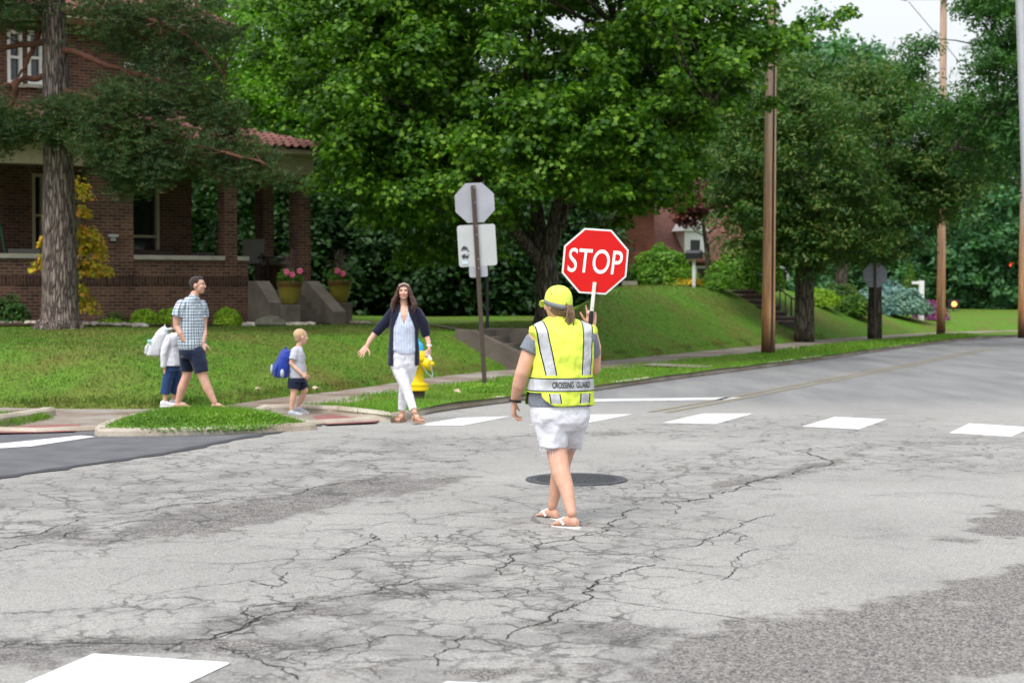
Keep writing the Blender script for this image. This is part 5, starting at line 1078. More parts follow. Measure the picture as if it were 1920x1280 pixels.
def limb(mb,pts,rad,n=14):
    mb.tube(pts,rad,n); 
    for p,r in list(zip(pts,rad)): mb.ell(p,(r,r,r),n=12,m=8)
def sleeve(mb,pts,rad,n=16):
    mb.tube(pts,rad,n); mb.ell(pts[0],(rad[0],)*3,n=14,m=9)
    for p,r in list(zip(pts,rad))[1:-1]: mb.ell(p,(r,r,r),n=14,m=9)
def head(mb,c,th,s=1.,tilt=0,ears=True,nose=1.):
    f,r,u=fdir(th),rdir(th),v3(0,0,1.); f=unit(f*math.cos(R(tilt))+u*math.sin(R(tilt))); u=unit(np.cross(r,f)); u=u if u[2]>0 else -u
    M=np.column_stack([r,f,u]); c=np.array(c)
    A=lambda x,y,z:c+(r*x+f*y+u*z)*s
    mb.ell(A(0,-.008,.028),np.array((.074,.092,.088))*s,M,20,14); mb.ell(A(0,.022,-.03),np.array((.058,.064,.075))*s,M,16,12)
    mb.ell(A(0,.050,-.078),np.array((.030,.030,.026))*s,M,12,8); mb.ell(A(0,.066,-.055),np.array((.027,.018,.02))*s,M,12,8)
    mb.tube([A(0,.078,.018),A(0,.097,-.006),A(0,.103*nose,-.022),A(0,.082,-.030)],np.array([.008,.010,.013,.008])*s,8)
    for q in(-1,1):
        mb.ell(A(q*.034,.066,-.018),np.array((.024,.022,.022))*s,M,10,8); mb.ell(A(q*.026,.079,.034),np.array((.024,.010,.008))*s,M,10,6)
        if ears: mb.ell(A(q*.076,-.008,-.004),np.array((.009,.017,.030))*s,M,10,8)
    return A,M
def face(A,M,parent,s,brow,lip=(.45,.13,.11),hide=False):
    ew=plain('eye_white',(.6,.58,.55),.3,.02,5,0); ir=plain('iris',(.03,.02,.015),.2,.02,5,0); lp=plain('lip',lip,.45,.05); bw=plain('brow',brow,.8)
    for q in(-1,1):
        e=MB().ell(A(q*.031,.073,.010),np.array((.0145,.010,.0075))*s,M,12,8).build('eye',ew,parent,True); MB().ell(A(q*.031,.0805,.010),np.array((.0065,.004,.0065))*s,M,10,6).build('iris',ir,e,True)
        MB().tube([A(q*.016,.087,.024),A(q*.032,.086,.031),A(q*.050,.074,.026)],np.array([.0032,.004,.002])*s,6).build('eyebrow',bw,parent,True)
        MB().tube([A(q*.017,.083,.014),A(q*.031,.0835,.0175),A(q*.046,.074,.013)],np.array([.0015,.0022,.0015])*s,5).build('eyelid',bw,parent,True)
    MB().tube([A(-.028,.074,-.044),A(-.013,.083,-.052),A(0,.0855,-.054),A(.013,.083,-.052),A(.028,.074,-.044)],np.array([.003,.006,.0068,.006,.003])*s,8).build('mouth',lp,parent,True)
def foot(mb,ank,th,s=1.,pitch=0,L=.235):
    """bare foot: ank is the ankle joint; heel raised by pitch degrees about the toes"""
    f,r,u=fdir(th),rdir(th),v3(0,0,1.); base=ank-u*.07*s
    def A(x,y,z):
        yy=y-.135*s; a=R(pitch); return base+f*(.135*s+ yy*math.cos(a)+z*math.sin(a))+u*(-yy*math.sin(a)+z*math.cos(a))+r*x-u*.135*s*0
    S=[(-.055,.018,.020,.018),(-.045,.028,.030,.027),(0,.040,.030,.038),(.05,.038,.034,.036),(.10,.026,.041,.025),(.135,.018,.044,.017),(.165,.013,.040,.012),(.178,.010,.028,.008)]
    u2=unit(A(0,0,1)-A(0,0,0)); mb.loft([(A(0,y*s,z*s),r*w_*s,u2*h_*s) for y,z,w_,h_ in S],14,2.2)
    for i in range(5): p=A((-.03+.015*i)*s,(.168-.006*i)*s,.010*s); mb.tube([p,p+(A(0,.02*s,0)-A(0,0,0))],np.array([.009,.0075])*s,7)
    return A,u2,r
def sole(A,u2,r,s,mat,parent,name='flip_flop',thick=.022,label=None):
    m=MB(); S=[(-.075,.016),(-.065,.030),(-.03,.037),(.03,.034),(.09,.043),(.14,.047),(.18,.040),(.197,.018)]
    m.loft([(A(0,y*s,-.012*s),r*w_*s,u2*thick/2*s) for y,w_ in S],16,6); return m.build(name,mat,parent,True)
class Pn:
    def __init__(s,x,y,D,z,label,group=None,th=0):
        s.D=D; s.root=pd(x,y,D); s.root[2]=z; s.root=np.array(s.root); s.t=empty('person',s.root,label,'person',group)
    def J(s,x,y,dy=0): return pd(x,y,s.D+dy)-s.root
# ---- the crossing guard
g=Pn(1055,980,10.9,0,'crossing guard seen from behind in lime vest, lime cap and white cut-off shorts'); J=g.J
TH=-10
def tor(secs,th,J,p=2.3): return [(J(x,y,dy),rdir(th)*a,fdir(th)*b,p) for x,y,dy,a,b in secs]
mb=MB()
A,M=head(mb,J(1045,571,.02),-43,1.0)
limb(mb,[J(1050,612,.03),J(1048,592,.03)],[.062,.058])
mb.loft(tor([(1052,785,.02,.14,.12),(1052,760,.02,.19,.15),(1052,715,.0,.20,.15),(1055,660,.0,.185,.14),(1055,630,.01,.20,.12),(1055,612,.02,.12,.09),(1051,600,.03,.07,.065)],TH,J))
# left arm (hanging), right arm (raised in front)
limb(mb,[J(1006,632),J(992,664,.0),J(979,699,-.03)],[.060,.058,.049]); limb(mb,[J(979,699,-.03),J(973,722,-.01),J(965,750,.05)],[.050,.047,.030])
hand(mb,J(964.5,753,.055),v3(-.03,.25,-1),v3(.9,.3,0),v3(.15,.9,.2),1.0,curl=(28,38,30),thumb_curl=30)
limb(mb,[J(1102,634),J(1108,662,.06),J(1114,690,.12)],[.058,.055,.047]); limb(mb,[J(1114,690,.12),J(1116,650,.20),J(1110,614,.27)],[.046,.042,.029])
hand(mb,J(1110,612,.27),v3(-.05,.25,1),v3(-.6,-.75,.1),v3(-.8,.5,.2),1.0,curls=[(8,8,5),(55,75,60),(60,78,60),(62,78,60)],thumb=(.7,.5,.5),thumb_curl=15)
# legs
limb(mb,[J(1033,778),J(1040,815,-.02),J(1045,850,-.05),J(1052,888,-.12),J(1062,915,-.18),J(1072,962,-.27)],[.10,.084,.070,.065,.052,.033])
limb(mb,[J(1074,778,.05),J(1068,815,.12),J(1060,846,.17),J(1049,885,.17),J(1043,912,.18),J(1036,949,.18)],[.10,.082,.065,.060,.048,.032])
f1=foot(mb,J(1073,970,-.27),-46,.92,3); f2=foot(mb,J(1038,955,.18),-38,.90,2)
gb_=fuse(mb,'body',SK1,g.t,.0055,4)
WHT=plain('white_rubber',(.72,.70,.66),.5,.05); 
for ft in(f1,f2):
    so_=sole(*ft,.92,WHT,g.t); A_,u2,r=ft; m=MB()
    m.tube([A_(-.034,.045,.012),A_(-.026,.085,.045),A_(-.006,.135,.028),A_(.020,.09,.052),A_(.036,.045,.012)],[.008,.010,.009,.010,.008],8); m.build('strap',WHT,so_,True)
MB().tube([J(959,752,.05)+v3(.0,.0,0)]+[J(966,751.5,.05)+v3(math.cos(a)*.036,math.sin(a)*.036,math.cos(a)*-.006) for a in np.linspace(math.pi,3*math.pi,20)],.0085,8).build('bracelet',plain('black_band',(.012,.012,.014),.4),g.t,True)
# clothes
tee=plain('heather_grey_shirt',(.17,.185,.215),.9,.45,130,.35,14,.03)
mb=MB(); mb.loft(tor([(1050,760,.02,.218,.172),(1051,745,.02,.222,.172),(1053,715,.0,.214,.162),(1055,660,.0,.184,.148),(1055,633,.01,.188,.13),(1055,613,.02,.135,.10),(1050,601,.03,.078,.074)],TH,J),28)
sleeve(mb,[J(1013,632,.02),J(1002,641,0.01),J(991,661,0)],[.066,.072,.074],16); sleeve(mb,[J(1101,632,.0),J(1105,645,.03),J(1109,666,.07)],[.068,.070,.064],16)
fuse(mb,'shirt',tee,g.t,.006,3,disp=.012)
vest=NT('reflective_vest'); at=vest.attr('tp'); sx=vest.n('SeparateXYZ'); vest.l(at.outputs['Vector'],sx.inputs[0]); tx,ty,tz=sx.outputs
ma=vest.math
def band(x,c0,hw_):  # 1 inside |x-c|<hw
    return ma('LESS_THAN',ma('ABSOLUTE',ma('SUBTRACT',x,c0)),hw_)
def stripe(hw_):
    L=ma('SUBTRACT',tx,ma('MULTIPLY_ADD',ma('SUBTRACT',tz,1.02),-.17,-.112)); Rr=ma('SUBTRACT',tx,ma('MULTIPLY_ADD',ma('SUBTRACT',tz,1.02),.06,.136))
    s=ma('MAXIMUM',band(L,0.,hw_),band(Rr,0.,hw_)); zz=ma('MAXIMUM',ma('GREATER_THAN',tz,1.012),ma('MULTIPLY',ma('LESS_THAN',tz,.888),ma('GREATER_THAN',tz,.822)))
    s=ma('MULTIPLY',s,zz); b=band(tz,.947,hw_*1.0+.008); return ma('MAXIMUM',s,b)
inner=stripe(.030); outer=stripe(.0385)
nz=vest.noise(5,3,vest.obj()); hiv=vest.mix(nz,(.58,.72,.06),(.72,.84,.11)); seamz=ma('MAXIMUM',band(tz,1.004,.003),band(tz,.893,.003))
c=vest.mix(ma('MULTIPLY',seamz,.35),hiv,(.35,.5,.02)); c=vest.mix(outer,c,(.012,.013,.015)); c=vest.mix(inner,c,(.44,.45,.47))
vest.bump(vest.noise(9,4,vest.mapping(vest.obj(),(1.6,1,.5)),.5,.5),.7,.04); VM=vest.done(c,.7,.3)
mb=MB(); mb.loft(tor([(1050,757.5,.02,.236,.188),(1050,748,.02,.238,.19),(1051,730,.01,.232,.182),(1054,700,.0,.212,.170),(1057,665,.0,.199,.165),(1057,640,.01,.208,.16),(1055,622,.012,.238,.14),(1055,612,.02,.232,.12),(1053,604,.03,.155,.095),(1050,594,.035,.085,.078)],TH,J),36)
def vcut(p):
    q=np.array(p); a=q@rdir(TH); 
    if q@fdir(TH)>.05: return False
    lim=-.175+ .06*max(0,(.89-q[2])/.07)**2
    return (q[2]<.893 and a<lim)
vo=fuse(mb,'vest',VM,g.t,.0055,3,tp=((0,0,0),TH),cut=vcut,disp=.022)
bpy.context.view_layer.update()
bv=BVHTree.FromObject(vo,bpy.context.evaluated_depsgraph_get())
def text_mesh(body,w_,h_,bold=0.0,shear=0):
    cu=bpy.data.curves.new('t','FONT'); cu.body=body; cu.align_x='CENTER'; cu.align_y='CENTER'; cu.size=1; cu.offset=bold; cu.resolution_u=6; cu.fill_mode='FRONT' if hasattr(cu,'fill_mode') else cu.fill_mode
    o=bpy.data.objects.new('t',cu); C.objects.link(o); dg=bpy.context.evaluated_depsgraph_get(); dg.update(); me=bpy.data.meshes.new_from_object(o.evaluated_get(dg)); bpy.data.objects.remove(o)
    bm=bmesh.new(); bm.from_mesh(me); bmesh.ops.triangulate(bm,faces=bm.faces); 
    xs_=[v.co.x for v in bm.verts]; ys_=[v.co.y for v in bm.verts]; cx,cy=(max(xs_)+min(xs_))/2,(max(ys_)+min(ys_))/2; kx,ky=w_/(max(xs_)-min(xs_)),h_/(max(ys_)-min(ys_))
    for v in bm.verts: v.co=Vector(((v.co.x-cx)*kx,(v.co.y-cy)*ky,0))
    bmesh.ops.remove_doubles(bm,verts=bm.verts,dist=1e-5)
    return bm
bm=text_mesh('CROSSING  GUARD',.270,.042,.012); bmesh.ops.subdivide_edges(bm,edges=[e for e in bm.edges if e.calc_length()>.012],cuts=1)
me=bpy.data.meshes.new('lettering'); Rt=rdir(TH)
bm.to_mesh(me); bm.free()
for v in me.vertices:
    p=Rt*(v.co.x+.030)+v3(0,0,.947+v.co.y); o_=Vector(p-fdir(TH)*1.0); h=bv.ray_cast(o_,Vector(fdir(TH)))
    v.co=(h[0]-Vector(fdir(TH))*.0025) if h[0] else Vector(p-fdir(TH)*.19)
me.materials.append(plain('black_ink',(.01,.01,.012),.6)); link(me,'lettering',vo)
DEN=cloth('white_denim',(.66,.66,.71),.8,.05,10,.8)
mb=MB(); mb.loft(tor([(1048,752,.02,.200,.160),(1049,770,.02,.205,.175),(1050,790,.02,.19,.17),(1052,806,.02,.13,.13)],TH,J),28)
mb.ell(J(1031,780,0),(.12,.155,.11),n=16,m=10); mb.ell(J(1074,780,.02),(.12,.155,.11),n=16,m=10); mb.loft([(J(1030,768,.0),rdir(TH)*.125,fdir(TH)*.155),(J(1034,790,-.005),rdir(TH)*.124,fdir(TH)*.145),(J(1037,812,-.01),rdir(TH)*.113,fdir(TH)*.125),(J(1037,838,-.03),rdir(TH)*.092,fdir(TH)*.105)],22)
mb.ell(J(1071,775,.03),(.12,.15,.10),n=16,m=10); mb.loft([(J(1072,768,.03),rdir(TH)*.125,fdir(TH)*.155),(J(1072,790,.06),rdir(TH)*.120,fdir(TH)*.14),(J(1070,812,.10),rdir(TH)*.10,fdir(TH)*.12),(J(1069,838,.16),rdir(TH)*.080,fdir(TH)*.10)],22)
sh=fuse(mb,'shorts',DEN,g.t,.006,3,disp=.024)
m=MB()
for cx,cy,dy,a_ in((1037,837.5,-.03,.084),(1069,837.5,.16,.072)):
    for i in range(110):
        a=rng.uniform(0,6.28); p=J(cx,cy,dy)+rdir(TH)*a_*math.cos(a)+fdir(TH)*a_*1.05*math.sin(a); L=rng.uniform(.008,.028)*(2.6 if rng.random()<.06 else 1); q=p+v3(rng.normal(0,.008),rng.normal(0,.008),-L)
        m.tube([p+v3(0,0,.006),(p+q)/2+rng.normal(0,.003,3),q],.0011,4,caps=False)
m.build('frayed_hem',DEN,sh)
m=MB(); 
for x in(1022,1078): m.box(J(x,790,-.165),(.055,.004,.06))
# cap with brim and grey band, hair, ponytail
CAP=plain('lime_cap',(.66,.80,.10),.6,.06); GRY=plain('grey_band',(.17,.175,.19),.7)
th=-43; f,r,u=fdir(th),rdir(th),v3(0,0,1.); cc=J(1046.5,561,.02)
def P_(x,y,z): return cc+r*x+f*y+u*(z+.24*y)
m=MB(); ring=[]
prof=[(1.0,-.030),(1.01,.0),(.985,.03),(.90,.058),(.70,.085),(.42,.101),(.12,.107)]
m.loft([(P_(0,-.004,z-.010),r*.086*k,f*.105*k) for k,z in prof],32); cap=fuse(m,'cap',CAP,g.t,.004,2)
# opening at the back of the cap with the band
m=MB(); pts=[P_(math.cos(a)*.0885,-.004+math.sin(a)*.1075,-.034+ (.0 if math.sin(a)>0 else .0)) for a in np.linspace(-.5*math.pi+.33,1.5*math.pi-.33,40)]
bvv=[]; 
for p in pts: bvv+= [p+u*.020,p-u*.012]
m.add(bvv,[(2*i,2*i+1,2*i+3,2*i+2) for i in range(39)]); bo=m.build('band',GRY,cap,'all'); q=bo.modifiers.new('s','SOLIDIFY'); q.thickness=.004
m=MB(); m.loft([(P_(0,.085+.012*k,-.034+.004*math.sin(k)-.0015*k*k),r*(.07*math.sqrt(max(0.05,1-(k/6.2)**2))),u*.004) for k in range(7)],20,2.5); m.build('brim',CAP,cap,True)
m=MB()
for a,z in((.6,.05),(1.9,.05),(3.3,.05),(4.6,.055),(5.6,.05)): m.ell(P_(math.cos(a)*.078,math.sin(a)*.095,z-.01),(.005,.005,.005),n=8,m=5)
m.build('eyelet',plain('eyelet',(.05,.06,.03)),cap)
HB=cloth('light_brown_hair',(.20,.12,.07),.6,.35,70,.8)
m=MB(); m.ell(A(0,-.022,.004),(.080,.080,.085),M,18,12); m.ell(A(0,-.055,-.035),(.055,.045,.05),M,14,10)
pb_=A(0,-.092,-.022); pt=[pb_,pb_-f*.026+u*.004,pb_-f*.034-u*.03,pb_-f*.028-u*.07,pb_-f*.018-u*.105]
m.tube(pt,[.014,.022,.027,.024,.010],12)
for i in range(16):
    o_=rng.normal(0,.012,3); m.tube([pt[1]+o_,pt[2]+o_*1.4,pt[3]+o_*1.6,pt[4]+o_*1.8-u*rng.uniform(0,.03)],[.006,.007,.006,.003],5)
fuse(m,'hair',HB,g.t,.004,1)
MB().ell(pb_-f*.012,(.02,.02,.02),n=10,m=8).build('hair_tie',plain('tie',(.03,.02,.02)),g.t)
face(A,M,g.t,1.0,(.1,.06,.04)); 
m=MB(); m.tube([A(-.074,.0,.012),A(-.066,.05,.013),A(-.055,.085,.012)],.0022,6); m.build('glasses',plain('thin_frame',(.03,.03,.03),.3),g.t)
# paddle, held
Dp=11.16; rt=v3(math.cos(R(3.6)),.06,-math.sin(R(3.6))); rt=unit(rt); up=unit(v3(math.sin(R(5)),0,math.cos(R(5)))); nr=unit(np.cross(rt,up)); nr=nr if nr[1]<0 else -nr
pc=pd(1116,490,Dp); pdl=empty('stop_paddle',pc,'red octagonal hand paddle lettered STOP held up by the crossing guard','stop paddle')
mm=MB(); octagon(mm,(0,0,0),.2456,.0025,rt,up); brd=mm.build('board',plain('white_reflective',(.68,.68,.68),.45,.04),pdl)
RED=plain('stop_red',(.60,.006,.006),.4,.06)
for s in(1,-1): mm=MB(); octagon(mm,nr*.0033*s,.2315,.001,rt,up); mm.build('red_face',RED,brd)
bm=text_mesh('STOP',.378,.170,.008); me=bpy.data.meshes.new('lettering')
for v in bm.verts: q=rt*(v.co.x-.0)+up*(v.co.y+.0)+nr*.0062; v.co=Vector(q+rt*v.co.y*.03)
bm.to_mesh(me); bm.free(); me.materials.append(plain('letter_white',(.75,.75,.75),.45)); link(me,'lettering',brd)
hb0=pd(1112.5,528,Dp)-pc; 
m=MB(); a=pd(1115,529,Dp-.012)-pc; b_=pd(1109.5,583,Dp-.012)-pc; ax=unit(a-b_); rr_=unit(np.cross(ax,nr)); m.loft([(b_,rr_*.0125,nr*.010,6),(a,rr_*.0125,nr*.010,6)],16); hs_=m.build('handle',WHT,pdl,bevel=.001)
for k in(.12,.8): MB().ell(b_+(a-b_)*k+nr*.011,(.004,)*3,n=8,m=5).build('screw',MT['steel'],hs_)
m=MB(); e=b_-ax*.13; m.tube([b_,b_-ax*.02,e],[.0145,.016,.015],12); m.build('grip',MT['black_metal'],pdl)
# ---- generic details used by the others
def check(name,a,b,c_,sp):
    m=NT(name); at=m.attr('tp'); s=m.n('SeparateXYZ'); m.l(at.outputs['Vector'],s.inputs[0])
    def ln(q,p,w_,o_=0): return m.math('LESS_THAN',m.math('FRACT',m.math('DIVIDE',m.math('ADD',q,o_+10.),p)),w_)
    ang=m.math('MULTIPLY',m.math('ARCTAN2',s.outputs[0],s.outputs[1]),.17)
    h=m.mix(m.math('MULTIPLY',ln(ang,sp,.42),.62),a,b); h=m.mix(m.math('MULTIPLY',ln(s.outputs[2],sp,.42),.62),h,b)
    h=m.mix(m.math('MULTIPLY',ln(ang,sp*2,.10,.03),.6),h,c_); h=m.mix(m.math('MULTIPLY',ln(s.outputs[2],sp*2,.10,.03),.6),h,c_)
    m.bump(m.noise(14,3,m.obj()),.3,.03); return m.done(h,.8,.2)
# ---- the woman
wv=Pn(768,790,19.15,0,'woman with long dark wavy hair in navy cardigan and white jeans, one arm held out'); J=wv.J
TH=176
mb=MB(); A,M=head(mb,J(757.5,548,-.02),182,.90,6); limb(mb,[J(758,580,.01),J(757,562,.01)],[.048,.046])
mb.loft(tor([(757,680,.02,.10,.09),(757,668,.02,.145,.115),(757,640,.0,.125,.10),(758,610,.0,.145,.115),(758,590,.0,.165,.10),(758,580,.01,.12,.075),(758,573,.01,.05,.05)],TH,J))
limb(mb,[J(735,586,0),J(717,608,.0),J(703,625,-.02)],[.048,.044,.036]); limb(mb,[J(703,625,-.02),J(694,637,-.05),J(688,648,-.08)],[.035,.032,.022])
hand(mb,J(687.5,649,-.08),v3(-.55,-.25,-.8),v3(-.35,-.9,.25),v3(.8,-.2,-.35),.98,curl=(6,10,8),spread=.55,thumb=(.35,.95,.1),thumb_curl=0)
limb(mb,[J(783,586,0),J(794,606,.0),J(799,627,.02)],[.047,.043,.035]); limb(mb,[J(799,627,.02),J(803,640,-.02),J(805,651,-.06)],[.034,.031,.021])
hand(mb,J(805,652,-.06),v3(.02,-.25,-1),v3(-.85,-.3,0),v3(-.3,-.9,.1),.95,curl=(35,45,35),thumb_curl=35)
limb(mb,[J(748,684),J(755,710,-.06),J(762,728,-.1),J(768,746,-.14),J(777,772,-.22)],[.075,.060,.053,.050,.032])
limb(mb,[J(767,684,.03),J(763,710,.06),J(757,728,.08),J(755,746,.12),J(754,772,.14)],[.075,.060,.052,.048,.032])
f1=foot(mb,J(779,777,-.22),150,.95,0); f2=foot(mb,J(755,776,.14),200,.95,0)
fuse(mb,'body',SK2,wv.t,.0055,3); face(A,M,wv.t,.93,(.06,.03,.02))
TAN=plain('tan_leather',(.36,.2,.12),.6)
for ft in(f1,f2):
    so_=sole(*ft,.95,TAN,wv.t,'sandal'); A_,u2,r=ft; m=MB()
    for y,z in((.10,.050),(.145,.038),(.03,.075)): m.tube([A_(-.045,y-.01,-.0),A_(-.034,y,z*.75),A_(0,y+.004,z),A_(.034,y,z*.75),A_(.045,y-.01,-.0)],.008,6)
    m.build('strap',TAN,so_,True)
JN=cloth('white_jeans',(.64,.64,.68),.8,.05,16,.8)
mb=MB(); mb.loft(tor([(757,650,.0,.138,.112),(757,668,.02,.168,.137),(757,682,.02,.16,.13),(757,697,.02,.09,.09)],TH,J),24); mb.ell(J(748,684,0),(.098,.12,.12),n=16,m=10); mb.ell(J(768,684,.03),(.098,.12,.12),n=16,m=10)
sleeve(mb,[J(746,682,0),J(754,708,-.06),J(762,728,-.1),J(768,747,-.14),J(775,768,-.21)],[.094,.076,.062,.056,.047],18); sleeve(mb,[J(770,682,.03),J(764,708,.06),J(757,728,.08),J(755,747,.12),J(754,768,.14)],[.094,.074,.060,.055,.046],18)
fuse(mb,'trousers',JN,wv.t,.006,3,disp=.012)
bl=NT('striped_blouse'); at=bl.attr('tp'); s=bl.n('SeparateXYZ'); bl.l(at.outputs['Vector'],s.inputs[0]); nzz=bl.noise(9,2,bl.obj())
st_=bl.math('LESS_THAN',bl.math('FRACT',bl.math('DIVIDE',bl.math('ADD',bl.math('ADD',s.outputs[0],10.),bl.math('MULTIPLY',nzz,.02)),.0185)),.36); bl.bump(bl.noise(10,3,bl.mapping(bl.obj(),(2,2,.5))),.45,.03); BLM=bl.done(bl.mix(bl.math('MULTIPLY',st_,.85),(.62,.66,.74),(.10,.16,.36)),.8,.2)
mb=MB(); mb.loft(tor([(759,663,.0,.135,.125),(757,655,.01,.168,.142),(757,638,.0,.15,.128),(758,610,.0,.158,.132),(758,590,.0,.165,.112),(758,579,.01,.11,.082),(758,573,.01,.062,.06)],TH,J),26)
def vneck(p): return p[1]<0 and abs(p[0]-J(759,590)[0])<max(0,(p[2]-1.18))*.32
fuse(mb,'blouse',BLM,wv.t,.006,3,tp=((0,0,0),TH),disp=.014,cut=vneck)
NV=cloth('navy_knit',(.007,.008,.024),.9,.2)
mb=MB(); mb.loft(tor([(757,684,.03,.185,.15),(757,660,.03,.185,.152),(757,636,.02,.168,.142),(758,608,.01,.172,.142),(758,590,.01,.182,.122),(758,579,.02,.13,.09),(758,572,.03,.07,.066)],TH,J),30)
sleeve(mb,[J(738,585,0),J(719,608,0),J(704,625,-.02)],[.062,.056,.048],16); sleeve(mb,[J(781,585,0),J(794,606,0),J(799,630,.02)],[.060,.055,.047],16)
c0=J(758.5,600)[0]
def copen(p):
    if p[1]>-.02: return False
    w_=.028+.085*float(sstep(1.35,1.12,p[2])) if False else .045+.085*(1-float(sstep(1.1,1.38,p[2])))
    return abs(p[0]-c0)<w_
fuse(mb,'cardigan',NV,wv.t,.007,3,cut=copen,solid=.006,disp=.01)
HD=cloth('dark_brown_hair',(.07,.028,.017),.5,.4,60,.9)
m=MB(); s=.93; m.ell(A(0,-.022,.035),np.array((.084,.098,.088))*s,M,18,14)
r_,f_,u_=rdir(182),fdir(182),v3(0,0,1.)
for q in(-1,1):
    for i in range(16):
        an=R(60+8*i); p0=A(q*.080*math.sin(an),.02-.10*abs(math.cos(an))*(1 if i>3 else -.3),.05-.01*i*0)
        x=.066+.035*rng.random(); y0=.055-.011*i; L=rng.uniform(.20,.29)
        wv_=.012*math.sin(i*1.9); pts=[A(q*.066,y0*.6,.075),A(q*(.084),y0,.02),A(q*(.090+.012*rng.random()+wv_),y0-.005,-.045),A(q*(x+.040-wv_),y0-.002+.018*math.sin(i),-.10),A(q*(x+.045+.03*rng.random()),y0+.012*math.cos(i),-L*.72),A(q*(x+.03+.03*rng.random()),y0+.02,-L)]
        m.tube(pts,[.012,.015,.016,.018,.016,.006],8)
for i in range(9): xx=-.06+.015*i; m.tube([A(xx,-.085,.04),A(xx,-.105,-.05),A(xx*1.2,-.10,-.15),A(xx*1.3,-.10,-.22)],[.02,.025,.024,.01],8)
fuse(m,'hair',HD,wv.t,.005,1,disp=.012)
m=MB(); m.tube([A(-.082,.002,.02),A(-.078,.020,.06),A(-.05,.036,.098),A(0,.044,.115),A(.05,.036,.098),A(.078,.020,.06),A(.082,.002,.02)],.0085,8); m.build('headband',plain('cream_headband',(.55,.42,.36),.6),wv.t,True)
m=MB(); wc=J(804.5,647.5,-.05); m.tube([wc+v3(math.cos(a)*.028,math.sin(a)*.028,0) for a in np.linspace(0,6.5,18)],.009,8); m.box(wc+v3(.0,-.032,0),(.015,.005,.017)); m.build('wristwatch',WHT,wv.t,bevel=.001)
m=MB(); m.tube([J(690,645,-.07)+v3(math.cos(a)*.028,math.sin(a)*.026,math.cos(a)*.018) for a in np.linspace(0,6.5,18)],.0022,6); m.build('bracelet',plain('gold',(.6,.4,.15),.3,metal=.8),wv.t,True)
pc=pd(803,666,19.05); ph=MB().box((0,0,0),(.018,.012,.065),tilt=np.array(Matrix.Rotation(R(-32),3,'Y'))).build('phone',WHT,None,loc=pc,bevel=.003); tag(ph,'white phone in the lowered hand of the woman','phone')
# ---- the man
mn=Pn(372,762,20.15,.06,'tall man in blue plaid shirt and navy shorts, one hand in his pocket, looking right'); J=mn.J
TH=128
mb=MB(); A,M=head(mb,J(371,535),98,.97,2,nose=1.0); limb(mb,[J(360,566,.01),J(365,552,.01)],[.060,.055])
mb.loft(tor([(360,668,.0,.165,.125),(359,645,.0,.165,.125),(357,620,.0,.16,.12),(356,592,.0,.168,.122),(356,577,.0,.168,.10),(358,565,.0,.13,.08),(360,558,.0,.07,.06)],TH,J))
limb(mb,[J(337,574,-.13),J(332,592,-.15),J(331,611,-.14)],[.056,.052,.042]); limb(mb,[J(331,611,-.14),J(338,625,-.17),J(346,639,-.16)],[.042,.038,.028])
hand(mb,J(347,640,-.155),v3(.45,.45,-.9),v3(-.3,.9,0),v3(.8,0,.4),.9,curl=(5,5,5),thumb=(.8,.4,.1))
limb(mb,[J(379,574,.12),J(382,592,.14),J(382,611,.12)],[.054,.050,.040]); limb(mb,[J(382,611,.12),J(383,626,.02),J(380,642,-.04)],[.040,.036,.028])
hand(mb,J(380,643,-.04),v3(.1,-.2,-.9),v3(0,.9,0),v3(.8,0,.4),.95)
limb(mb,[J(354,660,.06),J(352,685,.08),J(351,703,.08),J(341,728,.10),J(334,752,.12)],[.095,.075,.060,.058,.036])
limb(mb,[J(367,660,-.05),J(374,685,-.07),J(379,702,-.08),J(389,727,-.08),J(402,753,-.08)],[.095,.075,.060,.058,.036])
f1=foot(mb,J(403,756,-.08),88,1.,0); f2=foot(mb,J(333,754,.12),85,1.,0)
fuse(mb,'body',SK2,mn.t,.0058,3); face(A,M,mn.t,.97,(.03,.02,.015))
for ft in(f1,f2):
    so_=sole(*ft,1.,TAN,mn.t); A_,u2,r=ft; m=MB(); m.tube([A_(-.034,.045,.012),A_(-.026,.085,.045),A_(-.006,.135,.028),A_(.020,.09,.052),A_(.036,.045,.012)],.008,8); m.build('strap',TAN,so_,True)
PL=check('plaid_cloth',(.58,.63,.66),(.07,.13,.20),(.02,.03,.06),.038)
mb=MB(); mb.loft(tor([(361,655,.0,.18,.145),(360,645,.0,.192,.152),(358,620,.0,.182,.145),(356,592,.0,.185,.138),(356,577,.0,.185,.118),(358,566,.0,.14,.095),(361,557,.0,.082,.075)],TH,J),28)
sleeve(mb,[J(341,572,-.11),J(336,582,-.14),J(333,594,-.15)],[.076,.076,.080],16); sleeve(mb,[J(377,572,.10),J(380,582,.13),J(381,595,.13)],[.072,.072,.074],16)
mb.tube([J(354,560,.0)+v3(0,0,0),J(361,553,-.02),J(368,560,-.06)],[.03,.03,.02],8)
fuse(mb,'shirt',PL,mn.t,.006,3,tp=(J(358,600)*np.array([1,1,0]),TH),disp=.012)
m=MB()
for y in(572,585,598,611,624,637): m.ell(J(358+(y-560)*.04,y,0)+fdir(TH)*.152,(.006,.006,.006),n=8,m=5)
m.build('button',WHT,mn.t)
NS=cloth('navy_shorts',(.009,.015,.038),.85,.2)
mb=MB(); mb.loft(tor([(361,640,.0,.170,.135),(361,660,.0,.18,.145),(361,672,.0,.16,.13)],TH,J),24)
sleeve(mb,[J(353,662,.06),J(351,680,.07),J(351,695,.08)],[.115,.098,.086],18); sleeve(mb,[J(368,662,-.05),J(374,680,-.07),J(378,698,-.08)],[.115,.100,.090],18)
